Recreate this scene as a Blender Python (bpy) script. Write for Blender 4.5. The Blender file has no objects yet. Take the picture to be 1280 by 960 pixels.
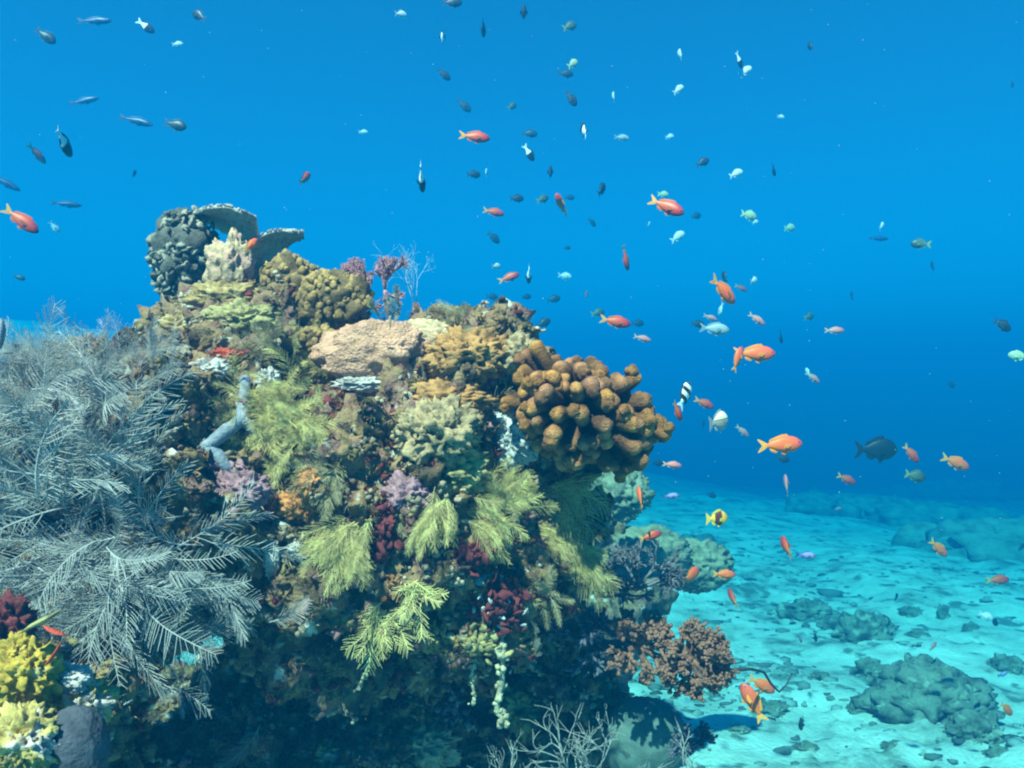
import bpy, bmesh, math, random
import numpy as np
from mathutils import Vector, Matrix, Quaternion
from mathutils.bvhtree import BVHTree
R = math.radians
random.seed(7)
rng = np.random.default_rng(7)
sc = bpy.context.scene
COL = sc.collection

# ------------------------------------------------------------------ camera
CAM_Z = 1.6
F = 1005.0                      # focal length in pixels of the 1280-wide photograph
cd = bpy.data.cameras.new('camera')
cam = bpy.data.objects.new('camera', cd)
COL.objects.link(cam)
cam.location = (0, 0, CAM_Z)
cam.rotation_euler = (R(90), 0, 0)
cd.sensor_width = 36.0
cd.lens = 36.0 * F / 1280.0
cd.clip_start = 0.02
cd.clip_end = 400
sc.camera = cam

# ------------------------------------------------------------------ sky, sun, exposure
SUN_EL, SUN_AZ = R(52), R(206)      # azimuth clockwise from +Y: behind the camera, to the left
w = bpy.data.worlds.new('World')
sc.world = w
w.use_nodes = True
wn = w.node_tree.nodes
bg = wn['Background']
sky = wn.new('ShaderNodeTexSky')
sky.sky_type = 'NISHITA'
sky.sun_disc = False
sky.sun_elevation = SUN_EL
sky.sun_rotation = SUN_AZ
flt = wn.new('ShaderNodeMix'); flt.data_type = 'RGBA'; flt.blend_type = 'MULTIPLY'; flt.inputs[0].default_value = 1.0
flt.inputs[7].default_value = (.06, .44, .62, 1)       # daylight that has come down through the sea surface
w.node_tree.links.new(sky.outputs[0], flt.inputs[6])
w.node_tree.links.new(flt.outputs[2], bg.inputs[0])
bg.inputs[1].default_value = 0.05
sd = bpy.data.lights.new('sun', 'SUN')
sd.energy = 5.0
sd.angle = R(0.8)
sd.color = (1.0, 0.62, 0.49)
sun = bpy.data.objects.new('sun', sd)
COL.objects.link(sun)
sv = Vector((math.sin(SUN_AZ) * math.cos(SUN_EL), math.cos(SUN_AZ) * math.cos(SUN_EL), math.sin(SUN_EL)))
sun.rotation_euler = (-sv).to_track_quat('-Z', 'Y').to_euler()
sun.location = (-3, -3, 9)
sc.view_settings.view_transform = 'Standard'
sc.view_settings.look = 'None'
sc.view_settings.gamma = 1.0
sc.view_settings.exposure = 2.3
sc.render.film_transparent = False
sc.render.engine = 'CYCLES'
cy = sc.cycles
cy.use_denoising = True
cy.max_bounces = 6
cy.diffuse_bounces = 3
cy.glossy_bounces = 2
cy.transmission_bounces = 3
cy.volume_bounces = 0
cy.transparent_max_bounces = 8
cy.filter_width = 2.1

def P(px, py, d):
    """point at depth d (metres along the view axis) on the line of sight of photo pixel (px, py)"""
    return Vector(((px - 640.0) / F * d, d, CAM_Z - (py - 480.0) / F * d))

# ------------------------------------------------------------------ noise
def _h(ix, iy, iz, s):
    n = (ix * 374761393 + iy * 668265263 + iz * 1274126177 + s * 974634777) & 0xFFFFFFFF
    n = ((n ^ (n >> 13)) * 1274126177) & 0xFFFFFFFF
    return ((n ^ (n >> 16)) & 0xFFFFFF) / float(0xFFFFFF) * 2 - 1
def vnoise(p, s=0):
    p = np.asarray(p, float)
    f = np.floor(p); t = p - f; i = f.astype(np.int64)
    t = t * t * t * (t * (t * 6 - 15) + 10)
    x, y, z = i[..., 0], i[..., 1], i[..., 2]
    o = 0
    for dx in (0, 1):
        for dy in (0, 1):
            for dz in (0, 1):
                wx = t[..., 0] if dx else 1 - t[..., 0]
                wy = t[..., 1] if dy else 1 - t[..., 1]
                wz = t[..., 2] if dz else 1 - t[..., 2]
                o = o + wx * wy * wz * _h(x + dx, y + dy, z + dz, s)
    return o
def fbm(p, oct=4, s=0, gain=.5):
    o, a, q = 0, 1.0, np.asarray(p, float)
    for k in range(oct):
        o = o + a * vnoise(q, s + k * 17)
        a *= gain; q = q * 2.03 + 11.7
    return o
def ridged(p, oct=3, s=0):
    o, a, q = 0, 1.0, np.asarray(p, float)
    for k in range(oct):
        o = o + a * (1 - np.abs(vnoise(q, s + k * 31)) * 2)
        a *= .5; q = q * 2.1 + 5.3
    return o

# ------------------------------------------------------------------ mesh builder
_ico = {}
def ico(level):
    if level not in _ico:
        b = bmesh.new()
        bmesh.ops.create_icosphere(b, subdivisions=level, radius=1.0)
        b.verts.ensure_lookup_table()
        v = np.array([x.co[:] for x in b.verts]); f = [[q.index for q in fc.verts] for fc in b.faces]
        b.free(); _ico[level] = (v, f)
    return _ico[level]
class MB:
    def __init__(s): s.v = []; s.f = []; s.n = 0; s.c = []
    def add(s, v, f, col=None):
        v = np.asarray(v, float).reshape(-1, 3)
        s.v.append(v)
        n = s.n
        s.f.extend([[i + n for i in q] for q in f])
        s.n += len(v)
        s.c.append(np.tile(np.array(col if col is not None else (1, 1, 1), float), (len(v), 1)))
    def blob(s, c, r, level=2, amp=0.0, freq=3.0, seed=0, rot=None, col=None):
        v, f = ico(level)
        r = np.array(r if hasattr(r, '__len__') else (r, r, r), float)
        q = v.copy()
        if amp:
            q = q * (1 + amp * fbm(v * freq + seed * 7.31, 3, seed))[:, None]
        q = q * r
        if rot is not None: q = q @ np.array(rot.to_matrix() if isinstance(rot, Quaternion) else rot).T
        s.add(q + np.array(c), f, col)
    def tube(s, pts, rad, sides=6, cap=True, col=None, flat=1.0):
        pts = np.asarray(pts, float); n = len(pts)
        rad = np.full(n, rad, float) if not hasattr(rad, '__len__') else np.asarray(rad, float)
        t = np.gradient(pts, axis=0)
        t /= np.linalg.norm(t, axis=1)[:, None] + 1e-9
        a = np.array((0, 0, 1.0)) if abs(t[0][2]) < .9 else np.array((1.0, 0, 0))
        u = np.cross(t[0], a); u /= np.linalg.norm(u)
        V = []
        ang = np.arange(sides) / sides * 2 * math.pi
        for i in range(n):
            u = u - t[i] * np.dot(u, t[i]); u /= np.linalg.norm(u) + 1e-9
            b = np.cross(t[i], u)
            V.append(pts[i] + rad[i] * (np.cos(ang)[:, None] * u + flat * np.sin(ang)[:, None] * b))
        fc = []
        for i in range(n - 1):
            for k in range(sides):
                k2 = (k + 1) % sides
                fc.append([i * sides + k, i * sides + k2, (i + 1) * sides + k2, (i + 1) * sides + k])
        if cap:
            fc.append(list(range(sides))[::-1]); fc.append([(n - 1) * sides + k for k in range(sides)])
        s.add(np.concatenate(V), fc, col)
    def mesh(s, name, mat, smooth=True, vcol=False):
        me = bpy.data.meshes.new(name)
        v = np.concatenate(s.v)
        me.from_pydata(v.tolist(), [], s.f)
        if smooth: me.polygons.foreach_set('use_smooth', np.ones(len(me.polygons), bool))
        if vcol:
            ca = me.color_attributes.new('tint', 'FLOAT_COLOR', 'POINT')
            c = np.concatenate(s.c); c = np.concatenate([c, np.ones((len(c), 1))], 1)
            ca.data.foreach_set('color', c.ravel())
        if mat: me.materials.append(mat)
        me.update()
        return me
    def build(s, name, mat, parent=None, **kw):
        return link(name, s.mesh(name, mat, **kw), parent)
def link(name, me, parent=None):
    o = bpy.data.objects.new(name, me); COL.objects.link(o)
    if parent: o.parent = parent
    return o
def tag(o, label=None, cat=None, group=None, kind=None):
    if label: o['label'] = label
    if cat: o['category'] = cat
    if group: o['group'] = group
    if kind: o['kind'] = kind
    return o
def empty(name, loc, label, cat, group=None):
    o = bpy.data.objects.new(name, None); COL.objects.link(o)
    o.location = loc; o.empty_display_size = .02
    return tag(o, label, cat, group)

# ------------------------------------------------------------------ materials
def mat(name, stops, scale=30, rough=.75, bump=.5, bscale=None, detail=5, spec=.25, jitter=0.0, vcol=False, dist=.002, speck=None, trans=0.0):
    """noise -> colour ramp; stops = [(pos, rgb), ...]; optional speckle = (rgb, scale, threshold)"""
    m = bpy.data.materials.new(name); m.use_nodes = True
    nt = m.node_tree; N = nt.nodes; L = nt.links
    b = N['Principled BSDF']
    b.inputs['Roughness'].default_value = rough
    b.inputs['Specular IOR Level'].default_value = spec
    tc = N.new('ShaderNodeTexCoord')
    nz = N.new('ShaderNodeTexNoise'); nz.inputs['Scale'].default_value = scale; nz.inputs['Detail'].default_value = detail
    nz.inputs['Roughness'].default_value = .62
    L.new(tc.outputs['Object'], nz.inputs['Vector'])
    cr = N.new('ShaderNodeValToRGB')
    e = cr.color_ramp.elements
    while len(e) < len(stops): e.new(.5)
    for k, (p, c) in enumerate(stops): e[k].position = p; e[k].color = (*c, 1)
    L.new(nz.outputs['Fac'], cr.inputs[0])
    out = cr.outputs[0]
    if speck:
        n2 = N.new('ShaderNodeTexNoise'); n2.inputs['Scale'].default_value = speck[1]; n2.inputs['Detail'].default_value = 3
        L.new(tc.outputs['Object'], n2.inputs['Vector'])
        r2 = N.new('ShaderNodeValToRGB'); r2.color_ramp.elements[0].position = speck[2]; r2.color_ramp.elements[1].position = speck[2] + .07
        L.new(n2.outputs['Fac'], r2.inputs[0])
        mx = N.new('ShaderNodeMix'); mx.data_type = 'RGBA'
        L.new(r2.outputs[0], mx.inputs[0]); L.new(out, mx.inputs[6]); mx.inputs[7].default_value = (*speck[0], 1)
        out = mx.outputs[2]
    if vcol:
        at = N.new('ShaderNodeVertexColor'); at.layer_name = 'tint'
        mx = N.new('ShaderNodeMix'); mx.data_type = 'RGBA'; mx.blend_type = 'MULTIPLY'; mx.inputs[0].default_value = 1
        L.new(out, mx.inputs[6]); L.new(at.outputs[0], mx.inputs[7]); out = mx.outputs[2]
    if jitter:
        oi = N.new('ShaderNodeObjectInfo'); hs = N.new('ShaderNodeHueSaturation')
        mr = N.new('ShaderNodeMapRange'); mr.inputs[3].default_value = 1 - jitter; mr.inputs[4].default_value = 1 + jitter
        L.new(oi.outputs['Random'], mr.inputs[0]); L.new(mr.outputs[0], hs.inputs['Value']); L.new(out, hs.inputs['Color']); out = hs.outputs[0]
    L.new(out, b.inputs['Base Color'])
    if bump:
        n3 = N.new('ShaderNodeTexNoise'); n3.inputs['Scale'].default_value = bscale or scale * 4; n3.inputs['Detail'].default_value = 4
        L.new(tc.outputs['Object'], n3.inputs['Vector'])
        bp = N.new('ShaderNodeBump'); bp.inputs['Strength'].default_value = bump; bp.inputs['Distance'].default_value = dist
        L.new(n3.outputs['Fac'], bp.inputs['Height']); L.new(bp.outputs[0], b.inputs['Normal'])
    if trans:
        tr = N.new('ShaderNodeBsdfTranslucent'); L.new(out, tr.inputs[0])
        mxs = N.new('ShaderNodeMixShader'); mxs.inputs[0].default_value = trans
        L.new(b.outputs[0], mxs.inputs[1]); L.new(tr.outputs[0], mxs.inputs[2]); L.new(mxs.outputs[0], N['Material Output'].inputs[0])
    return m
def two(a, b, lo=.38, hi=.62): return [(lo, a), (hi, b)]

# ------------------------------------------------------------------ seabed and water
def ground_z(x, y):
    x = np.asarray(x, float); y = np.asarray(y, float)
    p = np.stack([x, y, np.zeros_like(x)], -1)
    z = -0.02 * np.clip(x, -20, 20)
    z = z + 2.85 * np.clip((-x - 1.5) / 7.5, 0, 1) ** 1.1 * np.clip((y - 5) / 13, 0, 1) ** .9      # bank rising on the left
    z = z - .075 * np.clip(y - 4.5, 0, 30) * np.clip(.30 + .11 * x, .15, 1.15)                # the sand falls away into the blue
    z = z + .10 * fbm(p * .45, 3, 3) + .035 * fbm(p * 2.1, 3, 9)
    return z
g = MB()
ys = np.concatenate([np.linspace(-12, 1.4, 30), np.linspace(1.5, 9, 230), np.geomspace(9.1, 34, 60)])
xs = np.concatenate([-np.geomspace(34, 4.1, 30), np.linspace(-4, 6, 230), np.geomspace(6.1, 34, 40)])
X, Y = np.meshgrid(xs, ys)
Z = ground_z(X, Y)
pp = np.stack([X, Y, 0 * X], -1)
near = np.clip((12 - Y) / 8, 0, 1)
pit = np.clip(fbm(pp * 1.1, 2, 41) * 1.3 + .35, 0, 1)
Z = Z + near * (pit + .25) * (.020 * fbm(pp * 9, 3, 5) + .010 * ridged(pp * 15, 2, 8))
V = np.stack([X, Y, Z], -1).reshape(-1, 3)
nx, ny = len(xs), len(ys)
g.add(V, [[j * nx + i, j * nx + i + 1, (j + 1) * nx + i + 1, (j + 1) * nx + i] for j in range(ny - 1) for i in range(nx - 1)])
m_sand = mat('sand', [(.33, (.13, .12, .09)), (.45, (.47, .44, .37)), (.60, (.62, .59, .51))], scale=2.6, detail=10, bump=.9, bscale=45, dist=.015, speck=((.17, .17, .13), 6.0, .585))
tag(g.build('seabed', m_sand), kind='structure')

hz = bpy.data.materials.new('sea_water'); hz.use_nodes = True
hn = hz.node_tree.nodes; hn.remove(hn['Principled BSDF'])
pv = hn.new('ShaderNodeVolumePrincipled')
WD = 0.30
#  scatter = density*colour ; extinction = density*(colour + (1-colour)*(1-sqrt(absorption)))
def setwater(dens, scat, ext):
    pv.inputs['Density'].default_value = dens
    ab = []
    for s_, e_ in zip(scat, ext):
        ab.append((1 - (e_ - s_) / (1 - s_)) ** 2)
    pv.inputs['Color'].default_value = (*scat, 1)
    pv.inputs['Absorption Color'].default_value = (*ab, 1)
setwater(1.0, (.0003, .0352, .0880), (.37, .119, .108))
pv.inputs['Anisotropy'].default_value = 0.17
hz.node_tree.links.new(pv.outputs[0], hn['Material Output'].inputs['Volume'])
hb = MB()
x0, x1, y0, y1, z0, z1 = -40, 40, -18, 42, -5.2, 3.4
hb.add([(x, y, z) for z in (z0, z1) for y in (y0, y1) for x in (x0, x1)],
       [[0, 2, 3, 1], [4, 5, 7, 6], [0, 1, 5, 4], [2, 6, 7, 3], [0, 4, 6, 2], [1, 3, 7, 5]])
tag(hb.build('haze', hz, smooth=False), kind='stuff')

# ------------------------------------------------------------------ the reef rock
def remesh_blobs(blobs, voxel):
    mb = MB()
    for k, (c, r) in enumerate(blobs): mb.blob(c, r, 4, .10, 1.6, k + 1)
    o = link('temporary', mb.mesh('temporary', None))
    md = o.modifiers.new('r', 'REMESH'); md.mode = 'VOXEL'; md.voxel_size = voxel
    dg = bpy.context.evaluated_depsgraph_get(); dg.update()
    me = bpy.data.meshes.new_from_object(o.evaluated_get(dg))
    bpy.data.objects.remove(o)
    return me
def vn(me):
    n = len(me.vertices)
    v = np.empty(n * 3); me.vertices.foreach_get('co', v)
    nn = np.empty(n * 3); me.vertices.foreach_get('normal', nn)
    return v.reshape(-1, 3), nn.reshape(-1, 3)
blobs = [
    (P(470, 640, 1.42), (.31, .30, .28)),
    (P(300, 480, 1.38), (.15, .16, .14)),
    (P(265, 420, 1.40), (.085, .10, .055)),
    (P(600, 520, 1.40), (.15, .16, .15)),
    (P(500, 520, 1.40), (.15, .17, .11)),
    (P(690, 560, 1.42), (.085, .12, .13)),
    (P(690, 670, 1.45), (.09, .14, .12)),
    (P(560, 740, 1.36), (.12, .12, .10)),
    (P(500, 985, 2.0), (.42, .32, .42)),
    (P(120, 640, 1.22), (.25, .20, .24)),
    (P(280, 620, 1.26), (.17, .16, .20)),
    (P(20, 940, .98), (.15, .15, .13)),
    (P(40, 1120, 1.15), (.20, .22, .16)),
    (P(715, 880, 1.62), (.09, .12, .16)),
    (Vector((-.36, 1.90, .5)), (.60, .50, .58)),
    (Vector((-.30, 1.8, .05)), (1.1, .75, .35)),
]
rock_me = remesh_blobs(blobs, .0075)
v, n = vn(rock_me)
keep = np.clip((v[:, 2] - .35) / .4, 0.25, 1)
d = .055 * fbm(v * 7, 3, 2) + .030 * ridged(v * 17, 2, 4) - .020 + .014 * fbm(v * 45, 2, 6)
v2 = v + n * d[:, None]
rock_me.vertices.foreach_set('co', v2.ravel()); rock_me.update()
v, n = vn(rock_me)
v2 = v + n * (.010 * ridged(v * 60, 2, 14) - .006 + .006 * fbm(v * 130, 2, 16))[:, None]
rock_me.vertices.foreach_set('co', v2.ravel()); rock_me.update()
rock_me.polygons.foreach_set('use_smooth', np.ones(len(rock_me.polygons), bool))
m_rock = mat('reef_rock', [(.30, (.03, .02, .015)), (.42, (.10, .06, .03)), (.51, (.26, .16, .07)), (.59, (.16, .07, .06)), (.72, (.40, .28, .16))],
             scale=16, detail=8, bump=.9, bscale=150, dist=.006, speck=((.46, .43, .36), 30, .62))
rock_me.materials.clear(); rock_me.materials.append(m_rock)
rock = link('coral_rock', rock_me)
tag(rock, 'large overhanging coral rock crowded with growth, standing on the sand', 'rock')
bvh = BVHTree.FromPolygons([x[:] for x in v2], [p.vertices[:] for p in rock_me.polygons])
def hit(px, py, fallback=1.3):
    o = Vector((0, 0, CAM_Z)); dr = (P(px, py, 1) - o).normalized()
    l, nn, i, ds = bvh.ray_cast(o, dr)
    if l is None: return P(px, py, fallback), Vector((0, -1, .2)).normalized()
    return l, nn

# ------------------------------------------------------------------ materials for the growth
M = {}
def lm(key, c, var=.45, **kw):
    c = np.array(c); lo = tuple(c * (1 - var)); hi = tuple(np.clip(c * (1 + var * .6), 0, .85))
    a = dict(scale=55, detail=6, bump=.7, bscale=260, dist=.003, rough=.8); a.update(kw)
    M[key] = mat(key, [(.36, lo), (.5, tuple(c)), (.66, hi)], **a)
lm('grey_hydroid', (.47, .45, .43), .25, bump=0, trans=.25, jitter=.18)
lm('green_hydroid', (.84, .70, .32), .3, bump=0, trans=.45, jitter=.12)
lm('pale_hydroid', (.48, .40, .22), .3, bump=0, trans=.3, jitter=.12)
lm('clear_hydroid', (.55, .72, .78), .2, bump=0, trans=.5)
lm('brown_coral', (.20, .083, .028), .5, scale=70, vcol=True, bscale=420, bump=1, dist=.004)
lm('plate_coral', (.42, .36, .31), .4, scale=120, bscale=400, bump=1)
lm('leaf_coral', (.10, .09, .07), .5)
lm('leaf_coral_rim', (.28, .24, .18), .4)
lm('cream_crust', (.48, .33, .19), .5, speck=((.55, .33, .20), 45, .57))
lm('ochre_crust', (.33, .21, .08), .6, speck=((.45, .37, .22), 60, .58))
lm('knobby_brown', (.30, .175, .065), .6, vcol=True)
lm('tan_coral', (.56, .28, .18), .35, scale=30, bscale=240, bump=1, dist=.006, speck=((.40, .20, .10), 95, .60))
lm('orange_ruffle', (.38, .18, .06), .5, scale=40)
lm('pale_lump', (.34, .23, .12), .65, speck=((.12, .09, .05), 50, .56))
lm('grey_fuzz', (.42, .42, .40), .4)
lm('white_sponge', (.40, .35, .32), .5)
lm('blue_sponge', (.19, .21, .25), .35, speck=((.40, .36, .42), 40, .58))
lm('orange_sponge', (.50, .19, .06), .4)
lm('red_sponge', (.48, .06, .03), .4)
lm('maroon_algae', (.13, .022, .024), .5)
lm('mauve_crust', (.30, .15, .17), .5)
lm('pink_bush', (.42, .20, .22), .35)
lm('yellow_sponge', (.40, .25, .035), .5, scale=45, speck=((.42, .34, .22), 60, .62))
lm('yellow_white', (.46, .32, .10), .6, speck=((.48, .38, .34), 40, .54))
lm('dark_sponge', (.06, .06, .075), .4)
lm('soft_tan', (.22, .10, .065), .45)
lm('soft_dark', (.10, .095, .12), .45)
lm('soft_grey', (.17, .14, .15), .4)
lm("sea_fan", (.24, .24, .22), .3, bump=0)
lm('leather', (.20, .20, .13), .5, scale=30)
lm('boulder_coral', (.10, .15, .13), .25, scale=25, bscale=500)
lm('green_crust', (.30, .24, .10), .6)
lm('strand', (.38, .34, .22), .5)
lm('far_rock', (.18, .165, .12), .6, scale=9, bscale=45, dist=.02, speck=((.34, .30, .22), 14, .58))
lm('far_reef_hazed', (.26, .24, .18), .5, scale=5, bscale=30, dist=.02)  # lighter than far_rock: distance haze is put into this colour
lm('stub', (.42, .28, .17), .6, speck=((.50, .27, .20), 40, .52))
lm('dark_wood', (.05, .05, .05), .4)
m_turf = mat('turf', [(.3, (.55, .55, .55)), (.7, (1, 1, 1))], scale=200, bump=0, vcol=True, rough=.85, trans=.12)

def rot_to(d, up=(0, 0, 1)):
    """matrix whose columns are: forward d, side, up"""
    d = np.array(d, float); d /= np.linalg.norm(d)
    s = np.cross(up, d); s /= np.linalg.norm(s) + 1e-9
    u = np.cross(d, s)
    return np.stack([d, s, u], 1)
def pxdir(ang, toward=0.0):
    """unit direction: angle in the picture plane (0 right, 90 up), leaning toward the viewer by 'toward'"""
    a = R(ang); v = np.array((math.cos(a), -toward, math.sin(a)))
    return v / np.linalg.norm(v)

# ------------------------------------------------------------------ feather plumes
def plume(mb, base, d, nrm, L, width, npair, rad, curl=.25, droop=.0, seed=0, fwd=52, segs=4, rag=.5):
    """one comb-like feather: spine along d in the plane with normal nrm"""
    r = np.random.default_rng(seed)
    d = np.array(d, float); d /= np.linalg.norm(d)
    nrm = np.array(nrm, float); nrm -= d * np.dot(nrm, d); nrm /= np.linalg.norm(nrm) + 1e-9
    s = np.cross(nrm, d)
    t = np.linspace(0, 1, 12)
    sp = np.array(base) + np.outer(t * L, d) + np.outer(curl * L * t ** 2, s) + np.outer(-droop * L * t ** 2, (0, 0, 1)) + np.outer(.06 * L * np.sin(t * 5 + seed), nrm)
    mb.tube(sp, np.linspace(rad * 1.5, rad * .7, 12), 4)
    for k in range(npair):
        q = min(.99, .12 + .87 * (k + r.uniform(-.35, .35) * rag) / (npair - 1))
        f = q * 11; i = min(int(f), 10); p = sp[i] + (sp[i + 1] - sp[i]) * (f - i)
        tg = sp[i + 1] - sp[i]; tg /= np.linalg.norm(tg)
        sd = np.cross(nrm, tg)
        ln = width * (math.sin(math.pi * (.12 + .84 * q)) ** .6) * r.uniform(.8 - .25 * rag, 1.08)
        for sg in (-1, 1):
            if r.random() < .05 + .07 * rag: continue
            a = R(fwd + r.uniform(-7, 7) * (1 + rag) - 14 * q)
            pd = tg * math.cos(a) + sd * sg * math.sin(a)
            u = np.linspace(0, 1, segs)
            bend = r.uniform(.05 - .2 * rag, .22 + .12 * rag)
            pts = p + np.outer(u * ln, pd) + np.outer(bend * ln * u ** 2, tg) + np.outer(-.10 * ln * u ** 2 - droop * .5 * ln * u ** 2, (0, 0, 1)) + np.outer(r.uniform(-.16, .16) * ln * u, nrm)
            mb.tube(pts, np.linspace(rad * .85, rad * .45, segs), 3, cap=False)

protos = []
for k in range(16):
    a = MB(); j = k % 7
    L = (.15, .17, .13, .19, .16, .14, .18)[j]
    plume(a, (0, 0, 0), (1, 0, 0), (0, -1, 0), L, (.042, .046, .04, .048, .046, .036, .042)[j] * (1 if k < 7 else rng.uniform(.7, 1.1)), (27, 30, 25, 33, 34, 28, 24)[j],
          .00088, ((.5, -.45, .2, -.25, .6, -.55, .35)[j] if k < 7 else rng.uniform(-.8, .8)), 0, k + 1, fwd=52 if k < 7 else rng.uniform(42, 62), rag=.0 if k < 5 else rng.uniform(.4, 1))
    protos.append(a.mesh('plume', M['grey_hydroid']))
GP = 'grey feathery plumes in the thicket on the left'
def grey_plume(px, py, ang, tw=.3, k=None, scale=1.0, back=.0, label=None, tilt=None, name='feathery_hydroid'):
    l, nn = hit(px, py, 1.05)
    d = pxdir(ang, tw)
    nr = np.array((rng.uniform(-.5, .5), -1, rng.uniform(-.4, .4))) if tilt is None else np.array(tilt)
    nr = nr - d * np.dot(nr, d); nr /= np.linalg.norm(nr)
    if rng.random() < .5: nr = nr
    m = np.stack([d, -nr, np.cross(d, -nr)], 1)
    o = link(name, protos[rng.integers(0, 16) if k is None else k])
    mm = Matrix([list(m[0]) + [0], list(m[1]) + [0], list(m[2]) + [0], [0, 0, 0, 1]])
    pos = np.array(l) - np.array((0, back, 0))
    o.matrix_world = Matrix.Translation(pos) @ mm @ Matrix.Scale(scale, 4)
    tag(o, label or 'grey feathery hydroid plume in the dense comb-branched thicket filling the left side', 'hydroid', GP if not label else None)
    return o
def _in(px, py):                       # the outline of the thicket in the photograph
    lo = 735 + .62 * max(px - 20, 0) if px < 190 else 840 - .75 * (px - 190)
    top = 440 if px < 30 else 415
    right = 195 if py < 520 else 205 if py < 640 else 275
    return top + 30 < py < lo - 30 and px < right
cnt = 0
for gy in range(480, 860, 17):
    for gx in range(-40, 330, 17):
        px = gx + rng.uniform(-14, 14); py = gy + rng.uniform(-13, 13)
        if not _in(px, py): continue
        q = (py - 420) / 400
        if q < .22: ang = rng.choice([150, 165, 30, 15, 180]) + rng.uniform(-20, 20)
        elif q < .6: ang = rng.choice([95, 130, 160, 190, 60]) + rng.uniform(-22, 22)
        else: ang = rng.choice([165, 200, 225, 245, 30, -35]) + rng.uniform(-20, 20)
        grey_plume(px, py, ang, rng.uniform(.15, .75), scale=rng.uniform(.52, .9) * (.62 if q < .2 else .85 if q < .4 else 1), back=rng.uniform(0, .07)); cnt += 1
for py in (450, 462, 476):
    for gx in range(-20, 216, 11):
        px = gx + rng.uniform(-6, 6)
        if bvh.ray_cast(Vector((0, 0, CAM_Z)), (P(px, py, 1) - Vector((0, 0, CAM_Z))).normalized())[0] is None: continue
        grey_plume(px, py, rng.uniform(25, 160), rng.uniform(.1, .5), scale=rng.uniform(.26, .46), back=rng.uniform(.01, .05))
grey_plume(300, 690, 105, .5, 0, .42, .03, 'small pale plume standing alone on dark rock right of the grey thicket', (0, -1, 0))
grey_plume(345, 770, 20, .4, 2, .6, .03, 'pale blue-green plume reaching right over the dark overhang', (0, -1, .2))
grey_plume(250, 740, 25, .5, 3, .75, .05, 'grey plume pointing right along the lower edge above the overhang', (0, -1, .3))
grey_plume(185, 860, 200, .5, 4, .6, .04, 'lowest grey plume hanging over the black cave by the white lumps', (0, -1, 0))
grey_plume(255, 880, 10, .3, 5, .5, .02, 'dim plume deep in the shaded cave under the thicket', (0, -1, 0))
grey_plume(330, 900, 250, .3, 1, .55, .02, 'drooping dim teal plume under the overhang near the bottom', (0, -1, 0))

for px, py, ang, s_ in ((225, 715, 20, .7), (265, 745, 10, .6), (235, 770, -20, .65), (290, 765, 30, .5), (210, 800, -35, .6), (180, 835, 215, .7), (140, 850, 230, .7), (310, 745, 15, .45)):
    grey_plume(px, py, ang, .5, scale=s_, back=.045)
def hydroid_colony(px, py, n, L, a0, a1, label, key='green_hydroid', width=.27, npair=30, rad=.00040, toward=(.2, .9), droop=.06, lift=.0, spread=.012, name='hydroid_colony', seed=0):
    l, nn = hit(px, py, 1.2)
    base = np.array(l) + np.array(nn) * lift
    root = empty(name, base, label, 'hydroid')
    r = np.random.default_rng(seed + int(px))
    for k in range(n):
        mb = MB()
        ang = a0 + (a1 - a0) * (k + r.uniform(-.3, 1.3)) / n
        d = pxdir(ang, r.uniform(*toward))
        nr = np.array((r.uniform(-.7, .7), -1, r.uniform(-.5, .5)))
        ll = L * r.uniform(.7, 1.12)
        plume(mb, r.normal(0, spread, 3) * (1, .5, 1), d, nr, ll, ll * width * r.uniform(.85, 1.15), npair, rad, r.uniform(-.3, .3), droop, seed * 50 + k, segs=3)
        mb.build('plume', M[key], root)
    return root
hydroid_colony(388, 520, 95, .076, 0, 360, 'large yellow-green feathery hydroid bush left of the tan dome coral', toward=(.2, 1.3), lift=.055, spread=.03, seed=1)
hydroid_colony(398, 470, 50, .058, 0, 200, 'wispy top of yellow-green hydroids at the left foot of the tan dome coral', toward=(.2, 1.2), lift=.03, spread=.02, seed=31)
hydroid_colony(372, 555, 30, .058, 100, 290, 'greener hydroid bush just below the large yellow bush, feathers pointing left', toward=(.3, 1.0), lift=.035, spread=.02, seed=2)
hydroid_colony(410, 590, 12, .06, 130, 300, 'small pale green hydroid above the orange sponge', 'pale_hydroid', lift=.01, seed=3)
hydroid_colony(345, 445, 12, .06, 50, 170, 'wispy pale green hydroid behind the large yellow bush near the ridge', 'pale_hydroid', seed=4)
hydroid_colony(428, 655, 46, .072, 195, 300, 'bright yellow-green hydroid fan spreading down left beside the maroon algae', toward=(.2, .8), lift=.02, seed=5)
hydroid_colony(470, 765, 14, .05, 170, 350, 'leafy green hydroid clump hanging at the edge of the overhang', width=.42, npair=12, rad=.0009, lift=.015, seed=6)
hydroid_colony(520, 735, 10, .045, 200, 380, 'small leafy green hydroid right of the hanging clump', width=.42, npair=12, rad=.0009, lift=.01, seed=7)
hydroid_colony(617, 640, 26, .066, 20, 130, 'upright yellow hydroid with long combs below the pale grey fuzzy sponge', toward=(.2, .7), lift=.02, seed=8)
hydroid_colony(605, 645, 16, .06, -70, 20, 'golden hydroid combs drooping right from the upright yellow hydroid', lift=.02, droop=.3, seed=9)
hydroid_colony(555, 645, 18, .056, 215, 290, 'yellow hydroid trailing downward left of the golden combs', lift=.02, droop=.3, seed=10)
hydroid_colony(690, 610, 11, .08, -20, 40, 'green arched hydroid combs under the knobbly brown coral', lift=.01, droop=.45, width=.4, npair=20, seed=11)
hydroid_colony(690, 655, 15, .072, -35, 30, 'pale green fan of hydroid combs at the right edge of the rock', lift=.02, droop=.35, width=.42, seed=12)
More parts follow.
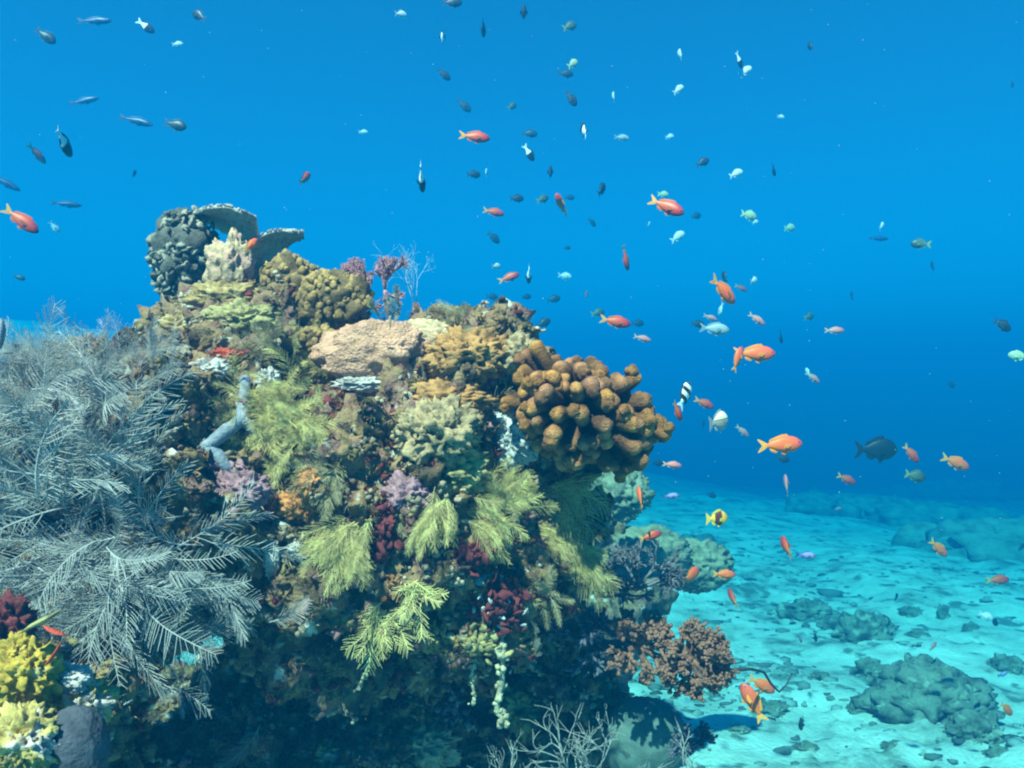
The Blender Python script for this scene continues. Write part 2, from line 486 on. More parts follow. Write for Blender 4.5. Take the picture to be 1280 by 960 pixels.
hydroid_colony(715, 690, 11, .062, -50, 20, 'lower green hydroid comb hanging before the distant grey corals', lift=.01, droop=.4, width=.4, seed=13)
hydroid_colony(680, 730, 12, .05, 0, 360, 'dull green bushy hydroid in the middle of the right flank', 'pale_hydroid', lift=.012, seed=14)
hydroid_colony(625, 500, 5, .055, 40, 150, 'small grey-green plume sprig left of the knobbly brown coral', 'pale_hydroid', width=.5, npair=11, rad=.0009, toward=(.1, .4), lift=.02, seed=15)
hydroid_colony(494, 402, 9, .032, 60, 120, 'pale green tuft standing on the crest above the tan dome coral', 'pale_hydroid', seed=16)
hydroid_colony(572, 412, 12, .04, 20, 160, 'feathery pale tuft on the crest above the orange ruffled coral', 'pale_hydroid', seed=17)
hydroid_colony(690, 790, 8, .05, 150, 330, 'dim grey-green hydroid tuft low on the right flank', 'pale_hydroid', lift=.01, seed=18)
hydroid_colony(505, 650, 7, .05, 150, 330, 'grey-green hydroid sprig between the maroon algae and yellow hydroid', 'pale_hydroid', lift=.01, seed=19)

# ------------------------------------------------------------------ lumps and crusts
def lump(name, cat, px, py, w, h, key, label, amp=.35, freq=2.2, rid=.10, rf=5, push=.35, seed=None, level=5, depth=None, part=None):
    l, nn = hit(px, py) if depth is None else (P(px, py, depth), Vector((0, -1, 0)))
    d = l.y
    rx, rz = w / 2 / F * d, h / 2 / F * d
    ry = min(rx, rz) * .8
    sd = seed if seed is not None else int(px * 7 + py)
    v, f = ico(level)
    q = v * (1 + amp * .5 * fbm(v * freq + sd * 3.1, 3, sd) + rid * (ridged(v * rf + sd, 3, sd) - .6) + .03 * fbm(v * 22, 2, sd))[:, None]
    mb = MB(); mb.add(q * (rx, ry, rz), f)
    c = np.array(l) + np.array((0, (.5 - push) * ry if depth is None else 0, 0))
    o = mb.build(name, M[key]); o.location = c
    return tag(o, label, cat)
def knobby(name, cat, px, py, w, h, key, label, kr=(.004, .008), n=140, bodykey=None, depth=None, body=.8, rim=0.0, seed=1, part='knob_cluster', squash=1.0, flatten=.7):
    l, nn = hit(px, py) if depth is None else (P(px, py, depth), None)
    d = l.y; r = np.random.default_rng(seed)
    rx, rz = w / 2 / F * d, h / 2 / F * d; ry = min(rx, rz) * flatten
    root = empty(name, l, label, cat)
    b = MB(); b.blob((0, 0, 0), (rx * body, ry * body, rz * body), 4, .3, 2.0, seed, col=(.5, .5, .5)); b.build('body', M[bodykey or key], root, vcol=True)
    k = MB()
    u = r.normal(size=(n, 3)); u[:, 1] = -np.abs(u[:, 1]) * .9 + .15
    u /= np.linalg.norm(u, axis=1)[:, None]
    for q in u:
        if rim and q[2] < 0.1 and r.random() < rim: continue
        p = q * (rx, ry, rz) * (body * (1 + .15 * fbm(q[None] * 2, 2, seed)[0]))
        s_ = r.uniform(*kr)
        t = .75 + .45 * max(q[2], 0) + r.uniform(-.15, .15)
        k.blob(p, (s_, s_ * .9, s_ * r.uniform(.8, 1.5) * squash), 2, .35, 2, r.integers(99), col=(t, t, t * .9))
    k.build(part, M[key], root, vcol=True)
    return root

lump('encrusted_column', 'coral', 289, 335, 52, 78, 'stub', 'cream and pink encrusted stub standing in front of the plate coral', .55, 2.4, .14, depth=1.38)
lump('encrusting_sponge', 'sponge', 285, 372, 95, 42, 'ochre_crust', 'ochre crust capping the ridge below the encrusted stub', .4, 3, .2, depth=1.36)
lump('encrusting_sponge', 'sponge', 222, 410, 50, 34, 'ochre_crust', 'yellow crusted point at the left tip of the ridge', .5, 3, .2, depth=1.34)
lump('encrusting_sponge', 'sponge', 300, 400, 84, 40, 'green_crust', 'dark green crust under the ochre ridge', .5, 3, .25)
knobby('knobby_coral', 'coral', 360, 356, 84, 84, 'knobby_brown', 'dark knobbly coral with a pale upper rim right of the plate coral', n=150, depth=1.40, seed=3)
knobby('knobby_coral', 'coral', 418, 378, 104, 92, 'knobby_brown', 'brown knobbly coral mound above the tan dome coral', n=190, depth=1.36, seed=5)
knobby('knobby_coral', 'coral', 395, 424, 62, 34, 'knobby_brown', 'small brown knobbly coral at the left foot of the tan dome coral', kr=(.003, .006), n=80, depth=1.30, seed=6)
lump('dome_coral', 'coral', 474, 442, 142, 78, 'tan_coral', 'smooth tan dome coral on the crest of the rock', .40, 1.8, .07, 4, depth=1.275)
lump('dome_coral', 'coral', 535, 430, 100, 60, 'cream_crust', 'pale mottled dome coral beside the tan dome', .3, 2, .1, 5, depth=1.30)
lump('ruffled_coral', 'coral', 585, 444, 96, 60, 'orange_ruffle', 'orange ruffled coral on the crest', .4, 2.4, .30, 6, depth=1.24)
lump('ruffled_coral', 'coral', 560, 500, 95, 45, 'orange_ruffle', 'brownish orange ruffled crust below the orange coral', .5, 2.6, .28, 6)
lump('pale_coral_head', 'coral', 650, 442, 48, 50, 'pale_lump', 'pale whitish green lump on the crest left of the knobbly brown coral', .4, 2, .15, depth=1.24)
lump('pale_coral_head', 'coral', 545, 545, 100, 84, 'pale_lump', 'large pale crusted lump in the middle of the rock face', .5, 2.6, .25, 6)
lump('grey_sponge', 'sponge', 640, 552, 56, 64, 'grey_fuzz', 'pale grey fuzzy sponge below the knobbly brown coral', .5, 3, .28, 8, push=.7)
lump('grey_sponge', 'sponge', 619, 524, 30, 26, 'grey_fuzz', 'small round pale grey sponge above the fuzzy one', .4, 3, .2, push=.7)
lump('white_sponge', 'sponge', 455, 480, 60, 18, 'white_sponge', 'white streak of sponge under the tan dome coral', .6, 3, .3, push=.8)
lump('white_sponge', 'sponge', 336, 475, 26, 26, 'white_sponge', 'white patch of sponge left of the large yellow hydroid', .6, 3, .3, push=.8)
lump('white_sponge', 'sponge', 262, 462, 46, 22, 'white_sponge', 'whitish crust on the ledge under the ridge', .8, 3, .3, push=.6)
lump('orange_sponge', 'sponge', 388, 605, 32, 36, 'orange_sponge', 'orange sponge under the pale green hydroid', .5, 3, .25, 7, push=.7)
lump('orange_sponge', 'sponge', 372, 630, 44, 40, 'orange_sponge', 'browner orange sponge just below the orange one', .5, 3, .25, 7, push=.5)
lump('red_sponge', 'sponge', 342, 636, 28, 26, 'red_sponge', 'bright red sponge patch left of the orange sponges', .5, 3, .25, 7, push=.7)
lump('red_sponge', 'sponge', 288, 442, 44, 12, 'red_sponge', 'thin red sponge streak on the ledge below the ridge', .6, 3, .25, 7, push=.8)
lump('red_sponge', 'sponge', 525, 490, 30, 20, 'maroon_algae', 'dark wine red sponge in the hollow under the tan dome coral', .5, 3, .25, 7, push=.7)
lump('mauve_crust', 'coralline algae', 300, 615, 70, 50, 'mauve_crust', 'mauve crust on the shaded left face below the branching sponge', .5, 3, .25, 6)
lump('mauve_crust', 'coralline algae', 510, 620, 60, 50, 'mauve_crust', 'pinkish crust above the maroon algae', .5, 3, .25, 6)
lump('green_crust', 'algae', 560, 590, 90, 60, 'green_crust', 'green crusted bulge under the large pale lump', .5, 3, .28, 6)
lump('white_sponge', 'sponge', 340, 697, 18, 46, 'white_sponge', 'narrow white tube sponge low on the left face', .4, 2, .2, push=.8)
lump('white_sponge', 'sponge', 370, 684, 18, 16, 'white_sponge', 'tiny white sponge by the bright yellow-green fan', .4, 2, .2, push=.9)
lump('bottom_coral', 'coral', 520, 935, 90, 60, 'cream_crust', 'dim cream crusted coral at the bottom under the overhang', .5, 3, .3, 6, push=.6)
lump('bottom_coral', 'coral', 400, 945, 70, 40, 'yellow_white', 'yellowish lump in the shade at the bottom edge', .5, 3, .3, 6, push=.6)
lump('bottom_coral', 'coral', 655, 885, 60, 60, 'green_crust', 'dim green crust at the foot of the hanging strand', .5, 3, .3, 6, push=.6)

def algae_patch(name, px, py, w, h, key, label, n=60, leaf=(.006, .011), seed=0, cat='algae', key2=None):
    """clump of small curled leaves"""
    l, nn = hit(px, py); d = l.y; r = np.random.default_rng(seed)
    root = empty(name, l, label, cat)
    rx, rz = w / 2 / F * d, h / 2 / F * d
    for part, kk, m_ in (('leaves', key, n),) + ((('pale_tips', key2, n // 2),) if key2 else ()):
        mb = MB()
        for k in range(m_):
            p = np.array((r.normal(0, .45) * rx, -abs(r.normal(0, .3)) * min(rx, rz) - .004, r.normal(0, .45) * rz))
            s_ = r.uniform(*leaf) * (.55 if part == 'pale_tips' else 1)
            q = Quaternion(r.normal(size=4)).normalized()
            mb.blob(p, (s_, s_ * .35, s_ * .7), 2, .5, 2, r.integers(99), rot=q)
        mb.build(part, M[kk], root)
    return root
algae_patch('red_algae', 478, 660, 76, 66, 'maroon_algae', 'dark red leafy algae patch between two yellow hydroids', 110, seed=1)
algae_patch('red_algae', 455, 690, 40, 40, 'maroon_algae', 'small dark red tuft at the lower left of the red patch', 45, seed=11)
algae_patch('red_algae', 625, 752, 66, 76, 'maroon_algae', 'maroon and whitish leafy algae clump low on the right', 120, seed=2, key2='grey_fuzz')
algae_patch('red_algae', 592, 690, 46, 40, 'maroon_algae', 'shadowed dark red algae below the golden hydroid combs', 60, seed=3)
algae_patch('red_algae', 565, 605, 26, 36, 'maroon_algae', 'thin dark red algae streak left of the upright yellow hydroid', 36, seed=4)
algae_patch('purple_algae', 290, 590, 60, 50, 'mauve_crust', 'purple leafy algae below the branching blue sponge', 60, seed=5)
algae_patch('green_algae', 600, 800, 50, 40, 'green_crust', 'dull green leafy algae above the hanging strand', 60, seed=6)
algae_patch('green_algae', 520, 560, 60, 60, 'pale_lump', 'pale leafy growth on the big crusted lump', 60, (.004, .007), seed=7)
algae_patch('brown_algae', 545, 795, 66, 36, 'ochre_crust', 'ochre leafy algae under the edge of the overhang', 50, seed=8)
algae_patch('grey_algae', 560, 880, 60, 60, 'soft_grey', 'grey growth in deep shade under the overhang', 50, seed=9)

# blue-grey branching sponge
l, nn = hit(285, 540)
d0 = l.y - .015
mb = MB()
def bl(pts, r0, r1):
    p = np.array([np.array(P(x, y, d0 + dz)) for x, y, dz in pts])
    t = np.linspace(0, len(p) - 1, 14); pp_ = np.stack([np.interp(t, np.arange(len(p)), p[:, k]) for k in range(3)], 1)
    pp_ += .002 * fbm(pp_ * 60, 2, 4)[:, None]
    mb.tube(pp_, np.linspace(r0, r1, 14) * (1 + .2 * vnoise(pp_ * 90, 3)), 9)
bl([(304, 475, .03), (306, 500, .0), (302, 525, -.01), (275, 545, -.02), (250, 565, -.02), (240, 590, -.01)], .009, .010)
bl([(302, 525, -.01), (318, 540, .0), (328, 552, .02)], .009, .007)
bl([(258, 560, -.02), (285, 580, -.02), (298, 598, -.01)], .009, .008)
bl([(240, 590, -.01), (228, 605, .0), (225, 620, .02)], .010, .009)
tag(mb.build('branching_sponge', M['blue_sponge']), 'blue-grey branching sponge forked over the shaded left face', 'sponge')

# ------------------------------------------------------------------ branching bushes
def bush(mb, p, d, L, rad, lev, r, nch=(3, 4), ang=38, ratio=.7, tipr=None, sides=5, wob=.15, up=0.0):
    n = 5
    d = np.array(d, float) / np.linalg.norm(d)
    w_ = r.normal(0, wob, 3)
    t = np.linspace(0, 1, n)
    pts = p + np.outer(t * L, d) + np.outer(L * t ** 2, w_)
    end_r = rad * .75 if lev > 0 else (tipr or rad * .5)
    rr = np.linspace(rad, end_r, n)
    if lev == 0 and tipr: rr[-1] = tipr * .6
    mb.tube(pts, rr, sides)
    if lev == 0: return
    e = pts[-1]; td = pts[-1] - pts[-2]; td /= np.linalg.norm(td)
    for k in range(r.integers(nch[0], nch[1] + 1)):
        a = R(ang) * r.uniform(.5, 1.25)
        ax = np.cross(td, r.normal(size=3)); ax /= np.linalg.norm(ax)
        nd = td * math.cos(a) + ax * math.sin(a) + np.array((0, 0, up))
        st = pts[r.integers(2, n)] if k else e
        bush(mb, st, nd, L * ratio * r.uniform(.75, 1.15), rad * .72, lev - 1, r, nch, ang, ratio, tipr, sides, wob, up)
def soft_bush(name, cat, px, py, key, label, dirs, L, rad, lev, seed, depth=None, tipr=None, back=0, **kw):
    l = P(px, py, depth) if depth else hit(px, py)[0] - Vector((0, back, 0))
    r = np.random.default_rng(seed)
    root = empty(name, l, label, cat)
    for a, tw in dirs:
        mb = MB(); bush(mb, np.zeros(3), pxdir(a, tw), L * r.uniform(.85, 1.15), rad, lev, r, tipr=tipr, **kw)
        mb.build('branch', M[key], root)
    return root
soft_bush('fuzzy_algae', 'algae', 443, 358, 'pink_bush', 'pinkish fuzzy bush behind the brown knobbly coral', [(120, 0), (90, .3), (100, -.2), (70, 0), (80, .5), (135, .2), (110, .4), (60, .3), (20, .4), (160, .4), (90, 1), (-20, .5)], .021, .0022, 4, 21, depth=1.40, nch=(4, 5), ang=46, ratio=.64)
soft_bush('fuzzy_algae', 'algae', 481, 362, 'pink_bush', 'slim pinkish fuzzy spire right of the fuzzy bush', [(88, 0), (84, .3), (95, .1), (100, .4), (78, .1), (-90, .3), (-70, .5), (90, .9)], .025, .0022, 4, 22, depth=1.38, nch=(4, 5), ang=32, ratio=.60, up=.2)
soft_bush('soft_coral', 'coral', 866, 822, 'soft_tan', 'tan soft coral with stubby finger branches reaching out over the sand', [(70, .2), (40, .2), (15, .3), (-15, .2), (-45, .2), (100, .3), (-80, .3), (130, .3), (160, .4), (-110, .4), (0, .9), (60, .9), (-60, .9), (180, 1)], .031, .0052, 4, 23, depth=1.32, tipr=.0032, nch=(3, 4), ang=42, ratio=.66, sides=6, wob=.08)
soft_bush('soft_coral', 'coral', 800, 806, 'soft_tan', 'darker stub of soft coral joining the tan soft coral to the rock', [(70, .3), (100, .3), (30, .5), (-30, .4), (140, .4), (-80, .5), (0, .8), (180, .8)], .036, .0065, 3, 24, depth=1.38, tipr=.004, nch=(4, 5), ang=44, ratio=.62, sides=6, wob=.08)
soft_bush('soft_coral', 'coral', 735, 800, 'soft_dark', 'dark purplish soft coral bush in the shade of the right flank', [(80, .5), (120, .5), (40, .5), (0, .6), (-40, .6), (170, .5), (60, .9), (-80, .6)], .040, .006, 3, 25, depth=1.46, tipr=.0035, nch=(3, 4), ang=40, ratio=.7)
soft_bush('soft_coral', 'coral', 745, 745, 'soft_grey', 'grey-violet wispy soft coral above the dark bush', [(60, .3), (90, .3), (30, .4), (115, .4), (0, .5)], .038, .004, 4, 26, depth=1.52, nch=(3, 4), ang=38, ratio=.68)
soft_bush('soft_coral', 'coral', 800, 735, 'soft_grey', 'hazy grey soft coral in front of the distant rounded corals', [(40, .2), (70, .2), (100, .3), (15, .2), (130, .2)], .050, .004, 4, 27, depth=1.85, nch=(3, 4), ang=36, ratio=.68)
soft_bush('soft_coral', 'coral', 858, 945, 'soft_dark', 'small dark soft coral at the bottom right foot of the rock', [(70, .3), (110, .3), (40, .3), (90, .8), (150, .4)], .024, .004, 3, 28, depth=1.42, tipr=.003, ang=40)
soft_bush('sea_fan', 'coral', 735, 1010, 'sea_fan', 'pale blue-grey sea fan branching upward at the bottom', [(112, .1), (75, .2), (92, .0), (55, .2), (130, .2), (30, .2)], .052, .0019, 4, 29, depth=1.16, nch=(2, 3), ang=34, ratio=.78, up=.12, wob=.2)
soft_bush('sea_fan', 'coral', 640, 1000, 'sea_fan', 'smaller pale sea fan at the bottom edge left of the larger one', [(100, .1), (75, .2), (120, .2)], .036, .0014, 4, 30, depth=1.14, nch=(2, 3), ang=30, ratio=.75, up=.15)
soft_bush('sea_fan', 'coral', 860, 990, 'sea_fan', 'thin pale sea fan sprig by the small dark soft coral', [(100, .1), (60, .2)], .045, .0016, 3, 31, depth=1.3, nch=(2, 3), ang=30, ratio=.7, up=.15)
soft_bush('clear_hydroid', 'hydroid', 522, 392, 'clear_hydroid', 'thin translucent hydroid rising above the crest', [(97, 0), (105, .1), (112, 0)], .060, .0006, 4, 32, depth=1.42, nch=(2, 3), ang=36, ratio=.62, sides=3)

# hanging strands
def strand(pts, rad, label, seed):
    r = np.random.default_rng(seed); mb = MB()
    p = np.array([np.array(P(*q)) for q in pts]); t = np.linspace(0, len(p) - 1, 22)
    pp_ = np.stack([np.interp(t, np.arange(len(p)), p[:, k]) for k in range(3)], 1)
    pp_ += .003 * np.stack([fbm(pp_ * 40, 2, seed + k) for k in range(3)], 1)
    mb.tube(pp_, rad * (1 + .5 * vnoise(pp_ * 120, seed)), 7)
    for k in range(len(pp_)):
        for j in range(3):
            if r.random() < .6: mb.blob(pp_[k] + r.normal(0, rad * 1.3, 3), rad * r.uniform(.7, 1.7), 2, .5, 2, k)
    tag(mb.build('hanging_strand', M['strand']), label, 'growth')
dd = hit(620, 790)[0].y - .01
strand([(618, 775, dd), (628, 810, dd - .01), (626, 850, dd), (620, 892, dd), (636, 905, dd)], .0035, 'longest crusted strand hanging below the maroon and whitish algae', 3)
strand([(598, 800, dd), (592, 840, dd), (590, 880, dd)], .002, 'thin crusted strand left of the longest hanging strand', 4)
dd = hit(690, 800)[0].y - .02
strand([(660, 830, dd), (690, 848, dd), (712, 866, dd - .02)], .003, 'stiff crusted twig slanting right below the right flank', 5)
strand([(690, 800, dd), (712, 815, dd - .02), (718, 836, dd - .02)], .002, 'thin pale curved twig above the slanting crusted twig', 6)
dd = hit(460, 820)[0].y - .03
strand([(466, 815, dd), (458, 840, dd), (448, 862, dd)], .0022, 'thin forked strand under the leafy green clump', 7)

# whip coral over the sand
mb = MB()
wp = [(880, 838, 1.46), (912, 838, 1.5), (938, 836, 1.55), (955, 840, 1.6), (964, 855, 1.62), (974, 865, 1.65), (983, 856, 1.7), (990, 842, 1.75)]
p = np.array([np.array(P(*q)) for q in wp]); t = np.linspace(0, 7, 40)
mb.tube(np.stack([np.interp(t, np.arange(8), p[:, k]) for k in range(3)], 1), np.linspace(.004, .0012, 40), 6)
tag(mb.build('whip_coral', M['dark_wood']), 'thin dark wire coral curling out over the pale sand', 'coral')

# ------------------------------------------------------------------ the knobbly brown coral
C0 = np.array(P(722, 512, 1.22))
kc = empty('branching_coral', C0, 'large brown coral of stout rounded knobs jutting from the right of the rock', 'coral')
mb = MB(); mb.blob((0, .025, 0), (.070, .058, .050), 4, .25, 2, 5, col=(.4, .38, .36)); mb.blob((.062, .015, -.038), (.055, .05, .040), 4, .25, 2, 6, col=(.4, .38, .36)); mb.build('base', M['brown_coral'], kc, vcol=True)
r = np.random.default_rng(12)
dirs = []
ga = math.pi * (3 - math.sqrt(5))
for k in range(165):
    z = 1 - 2 * (k + .5) / 165; a = k * ga
    u = np.array((math.cos(a) * math.sqrt(1 - z * z), math.sin(a) * math.sqrt(1 - z * z), z)) + r.normal(0, .09, 3)
    u /= np.linalg.norm(u)
    if u[1] > .5 or u[0] < -.9: continue
    dirs.append(u)
tilt = np.array(Matrix.Rotation(R(24), 3, 'Y'))
for u in dirs:
    e = tilt @ (u * (.134, .112, .082)) * r.uniform(.80, 1.0)
    if e[0] > .06: e = e + (.012, -.01, -.004)
    s_ = r.uniform(.60, .88); L = np.linalg.norm(e)
    back = np.array([.070, .055, .042, .032, .024, .017, .0105, .0055, .0022, .0006, 0]) * s_
    t = 1 - back / L
    w_ = r.normal(0, 1, 3)
    pts = np.outer(t, e) + np.outer(np.clip(t, 0, 1) ** 2 * .008, w_)
    rr = np.array([.0120, .0124, .0130, .0138, .0148, .0156, .0154, .0130, .0088, .0046, .0006]) * s_
    b = MB(); b.tube(pts, rr, 14); v = b.v[0]
    cn = np.repeat(pts, 14, 0)
    v = cn + (v - cn) * (1 + .20 * fbm(v * 55, 2, 3))[:, None] + (.0012 * fbm(v * 260, 1, 5))[:, None]
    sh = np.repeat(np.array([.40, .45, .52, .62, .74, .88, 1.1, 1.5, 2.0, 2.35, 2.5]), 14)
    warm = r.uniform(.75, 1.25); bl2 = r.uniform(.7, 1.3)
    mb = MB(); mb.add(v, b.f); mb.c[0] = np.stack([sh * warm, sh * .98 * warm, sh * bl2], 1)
    if r.random() < .5:      # a forked twin lobe
        q = np.cross(e / L, r.normal(size=3)); q = q / np.linalg.norm(q) * .016 * s_; q[1] -= .004
        mb.blob(pts[6] + q, .0125 * s_, 3, .25, 2, int(r.integers(99)), col=(1.15 * warm, 1.12 * warm, bl2))
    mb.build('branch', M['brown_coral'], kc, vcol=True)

# ------------------------------------------------------------------ plate coral and leafy coral at the upper left
pc = empty('plate_coral', P(335, 365, 1.52), 'grey plate coral with two raised blades at the top of the rock', 'coral')
def plate(top, bot, name, th=.0045, seed=0):
    nu, nv = 40, 14
    T = np.array([np.array(P(*q)) for q in top]); B = np.array([np.array(P(*q)) for q in bot])
    u = np.linspace(0, 1, nu)
    def smp(A):
        s_ = np.linspace(0, len(A) - 1, nu); return np.stack([np.interp(s_, np.arange(len(A)), A[:, k]) for k in range(3)], 1)
    T, B = smp(T), smp(B)
    for _ in range(3):
        for A in (T, B): A[1:-1] = .25 * A[:-2] + .5 * A[1:-1] + .25 * A[2:]
    G = T[:, None] * (1 - np.linspace(0, 1, nv))[None, :, None] + B[:, None] * np.linspace(0, 1, nv)[None, :, None]
    du = np.gradient(G, axis=0); dv = np.gradient(G, axis=1)
    N_ = np.cross(du, dv); N_ /= np.linalg.norm(N_, axis=2)[..., None] + 1e-9
    bow = np.sin(np.linspace(0, math.pi, nv))[None, :, None] * .005
    G = G + N_ * bow
    rough = (.0022 * fbm(G * 160, 2, seed) + .0018 * ridged(G * 230, 1, seed + 3))[..., None]
    a = G + N_ * (th / 2 + rough); b = G - N_ * (th / 2 + rough)
    mb = MB(); V = np.concatenate([a.reshape(-1, 3), b.reshape(-1, 3)]); o = nu * nv; f = []
    for i in range(nu - 1):
        for j in range(nv - 1):
            q = i * nv + j; f += [[q, q + 1, q + nv + 1, q + nv], [o + q, o + q + nv, o + q + nv + 1, o + q + 1]]
    for i in range(nu - 1):
        f += [[i * nv, (i + 1) * nv, o + (i + 1) * nv, o + i * nv], [i * nv + nv - 1, o + i * nv + nv - 1, o + (i + 1) * nv + nv - 1, (i + 1) * nv + nv - 1]]
    for j in range(nv - 1):
        f += [[j, o + j, o + j + 1, j + 1], [(nu - 1) * nv + j, (nu - 1) * nv + j + 1, o + (nu - 1) * nv + j + 1, o + (nu - 1) * nv + j]]
    mb.add(V, f)
    r = np.random.default_rng(seed)
    for k in range(110):       # nubs along the rim and on the upper side
        i = r.integers(0, nu); j = min(nv - 1, int(abs(r.normal(0, 2.2))))
        mb.blob(G[i, j] + (0, 0, th * .6), (.0022, .0022, .0034), 1, 0)
    for vv in mb.v: vv -= np.array(pc.location)
    mb.build(name, M['plate_coral'], pc)
plate([(240, 268, 1.50), (262, 259, 1.44), (285, 258, 1.42), (305, 266, 1.42), (321, 274, 1.44)], [(250, 272, 1.56), (272, 286, 1.60), (295, 298, 1.60), (312, 312, 1.60), (322, 322, 1.60)], 'blade', seed=1)
plate([(306, 318, 1.48), (318, 298, 1.46), (338, 290, 1.44), (358, 288, 1.43), (379, 292, 1.44)], [(312, 345, 1.56), (326, 350, 1.58), (338, 330, 1.58), (352, 310, 1.56), (380, 296, 1.48)], 'blade', seed=2)
mb = MB(); q0 = np.array(pc.location)
pts = np.array([np.array(P(x, y, z)) - q0 for x, y, z in ((322, 312, 1.57), (326, 330, 1.57), (330, 350, 1.55), (336, 380, 1.5))])
mb.tube(pts, [.016, .018, .022, .03], 12); mb.build('stalk', M['plate_coral'], pc)

lc = empty('leafy_coral', P(233, 322, 1.52), 'dark bushy leaf coral at the top left of the rock', 'coral')
r = np.random.default_rng(33)
mb = MB(); mb.blob((0, 0, 0), (.056, .05, .082), 4, .3, 2, 8); mb.blob((.03, .01, -.07), (.04, .04, .05), 3, .3, 2, 9); mb.build('body', M['leaf_coral'], lc)
mb = MB(); m2 = MB()
for k in range(330):
    u = r.normal(size=3); u[1] = -abs(u[1]) if r.random() < .8 else u[1]; u /= np.linalg.norm(u)
    p = u * (.062, .054, .090) * r.uniform(.85, 1.06); s_ = r.uniform(.005, .011)
    (mb if r.random() < .5 else m2).blob(p, (s_, s_ * .35, s_ * .8), 2, .6, 2, k, rot=Quaternion(r.normal(size=4)).normalized())
mb.build('leaves', M['leaf_coral'], lc); m2.build('pale_leaves', M['leaf_coral_rim'], lc)

# ------------------------------------------------------------------ bottom-left corner
lump('yellow_sponge', 'sponge', 30, 842, 80, 74, 'yellow_sponge', 'bright yellow lumpy sponge in the lower left corner', .45, 2.6, .25, 5, depth=.82)
lump('yellow_sponge', 'sponge', 22, 815, 44, 40, 'yellow_sponge', 'smaller yellow knob on top of the bright yellow sponge', .5, 2.6, .25, 5, depth=.82)
lump('red_sponge', 'sponge', 8, 780, 62, 70, 'maroon_algae', 'dull red lumpy sponge at the left edge under the thicket', .7, 2.4, .22, depth=.88)
lump('white_sponge', 'sponge', 84, 848, 56, 34, 'white_sponge', 'white lump topping the yellow-white mound at lower left', .5, 2.4, .2, depth=.84)
lump('sponge_mound', 'sponge', 98, 880, 74, 74, 'yellow_white', 'yellow and white crusted mound beside the bright yellow sponge', .5, 2.6, .28, 6, depth=.86)
lump('sponge_mound', 'sponge', 26, 930, 92, 84, 'yellow_white', 'yellow and white crusted mound in the bottom left corner', .5, 2.6, .28, 6, depth=.78)
lump('barrel_sponge', 'sponge', 92, 938, 82, 110, 'dark_sponge', 'smooth dark grey rounded sponge at the bottom left', .12, 1.4, .02, 3, depth=.80)
def leaf(pts, depth, th, key, name, label, cat):
    """thick curved leaf from an outline spine: (px, py, half width px)"""
    mb = MB(); p = np.array([np.array(P(x, y, depth)) for x, y, _ in pts])
    mb.tube(p, [q[2] / F * depth for q in pts], 12, flat=th)
    tag(mb.build(name, M[key]), label, cat)
leaf([(28, 790, 4), (40, 782, 9), (55, 775, 13), (68, 768, 8), (76, 762, 2)], .80, .3, 'green_crust', 'leaf_algae', 'pale green leaf-like blade above the bright yellow sponge', 'algae')
leaf([(54, 782, 1), (62, 787, 5), (72, 791, 6), (84, 795, 1)], .78, .4, 'red_sponge', 'finger_sponge', 'upper thin scarlet finger sponge beside the green blade', 'sponge')
leaf([(76, 803, 1), (70, 815, 5), (62, 826, 5), (55, 832, 1)], .78, .4, 'red_sponge', 'finger_sponge', 'lower thin scarlet finger sponge beside the yellow sponge', 'sponge')
leaf([(2, 398, 3), (3, 412, 6), (2, 424, 5), (0, 436, 3)], .95, .5, 'blue_sponge', 'tube_sponge', 'dark violet tube poking in at the left edge above the thicket', 'sponge')

# ------------------------------------------------------------------ corals behind, to the right
out_me = remesh_blobs([(P(690, 760, 3.1), (.36, .35, .28)), (P(775, 735, 3.1), (.19, .2, .12)), (Vector((.12, 3.2, .2)), (.35, .35, .6)), (P(700, 660, 3.15), (.24, .2, .2))], .014)
v, n = vn(out_me)
out_me.vertices.foreach_set('co', (v + n * (.04 * fbm(v * 8, 3, 2) + .02 * ridged(v * 22, 2, 4))[:, None]).ravel()); out_me.update()
out_me.polygons.foreach_set('use_smooth', np.ones(len(out_me.polygons), bool))
out_me.materials.clear(); out_me.materials.append(m_rock)
tag(link('reef_outcrop', out_me), 'hazy second rock standing behind the right flank of the large rock', 'rock')
lump('leather_coral', 'coral', 800, 692, 116, 66, 'leather', 'hazy grey-green rounded coral behind the right flank', .22, 2.2, .16, 6, depth=3.1)
lump('leather_coral', 'coral', 868, 708, 90, 62, 'leather', 'outermost hazy rounded coral with two orange fish before it', .22, 2.2, .16, 6, depth=3.2)
lump('leather_coral', 'coral', 775, 615, 70, 66, 'leather', 'hazy green coral head just under the knobbly brown coral', .3, 2, .2, 5, depth=2.8)
lump('boulder_coral', 'coral', 806, 925, 108, 104, 'boulder_coral', 'smooth teal boulder coral at the lower right foot of the rock', .06, 1.2, .0, 3, depth=1.52)

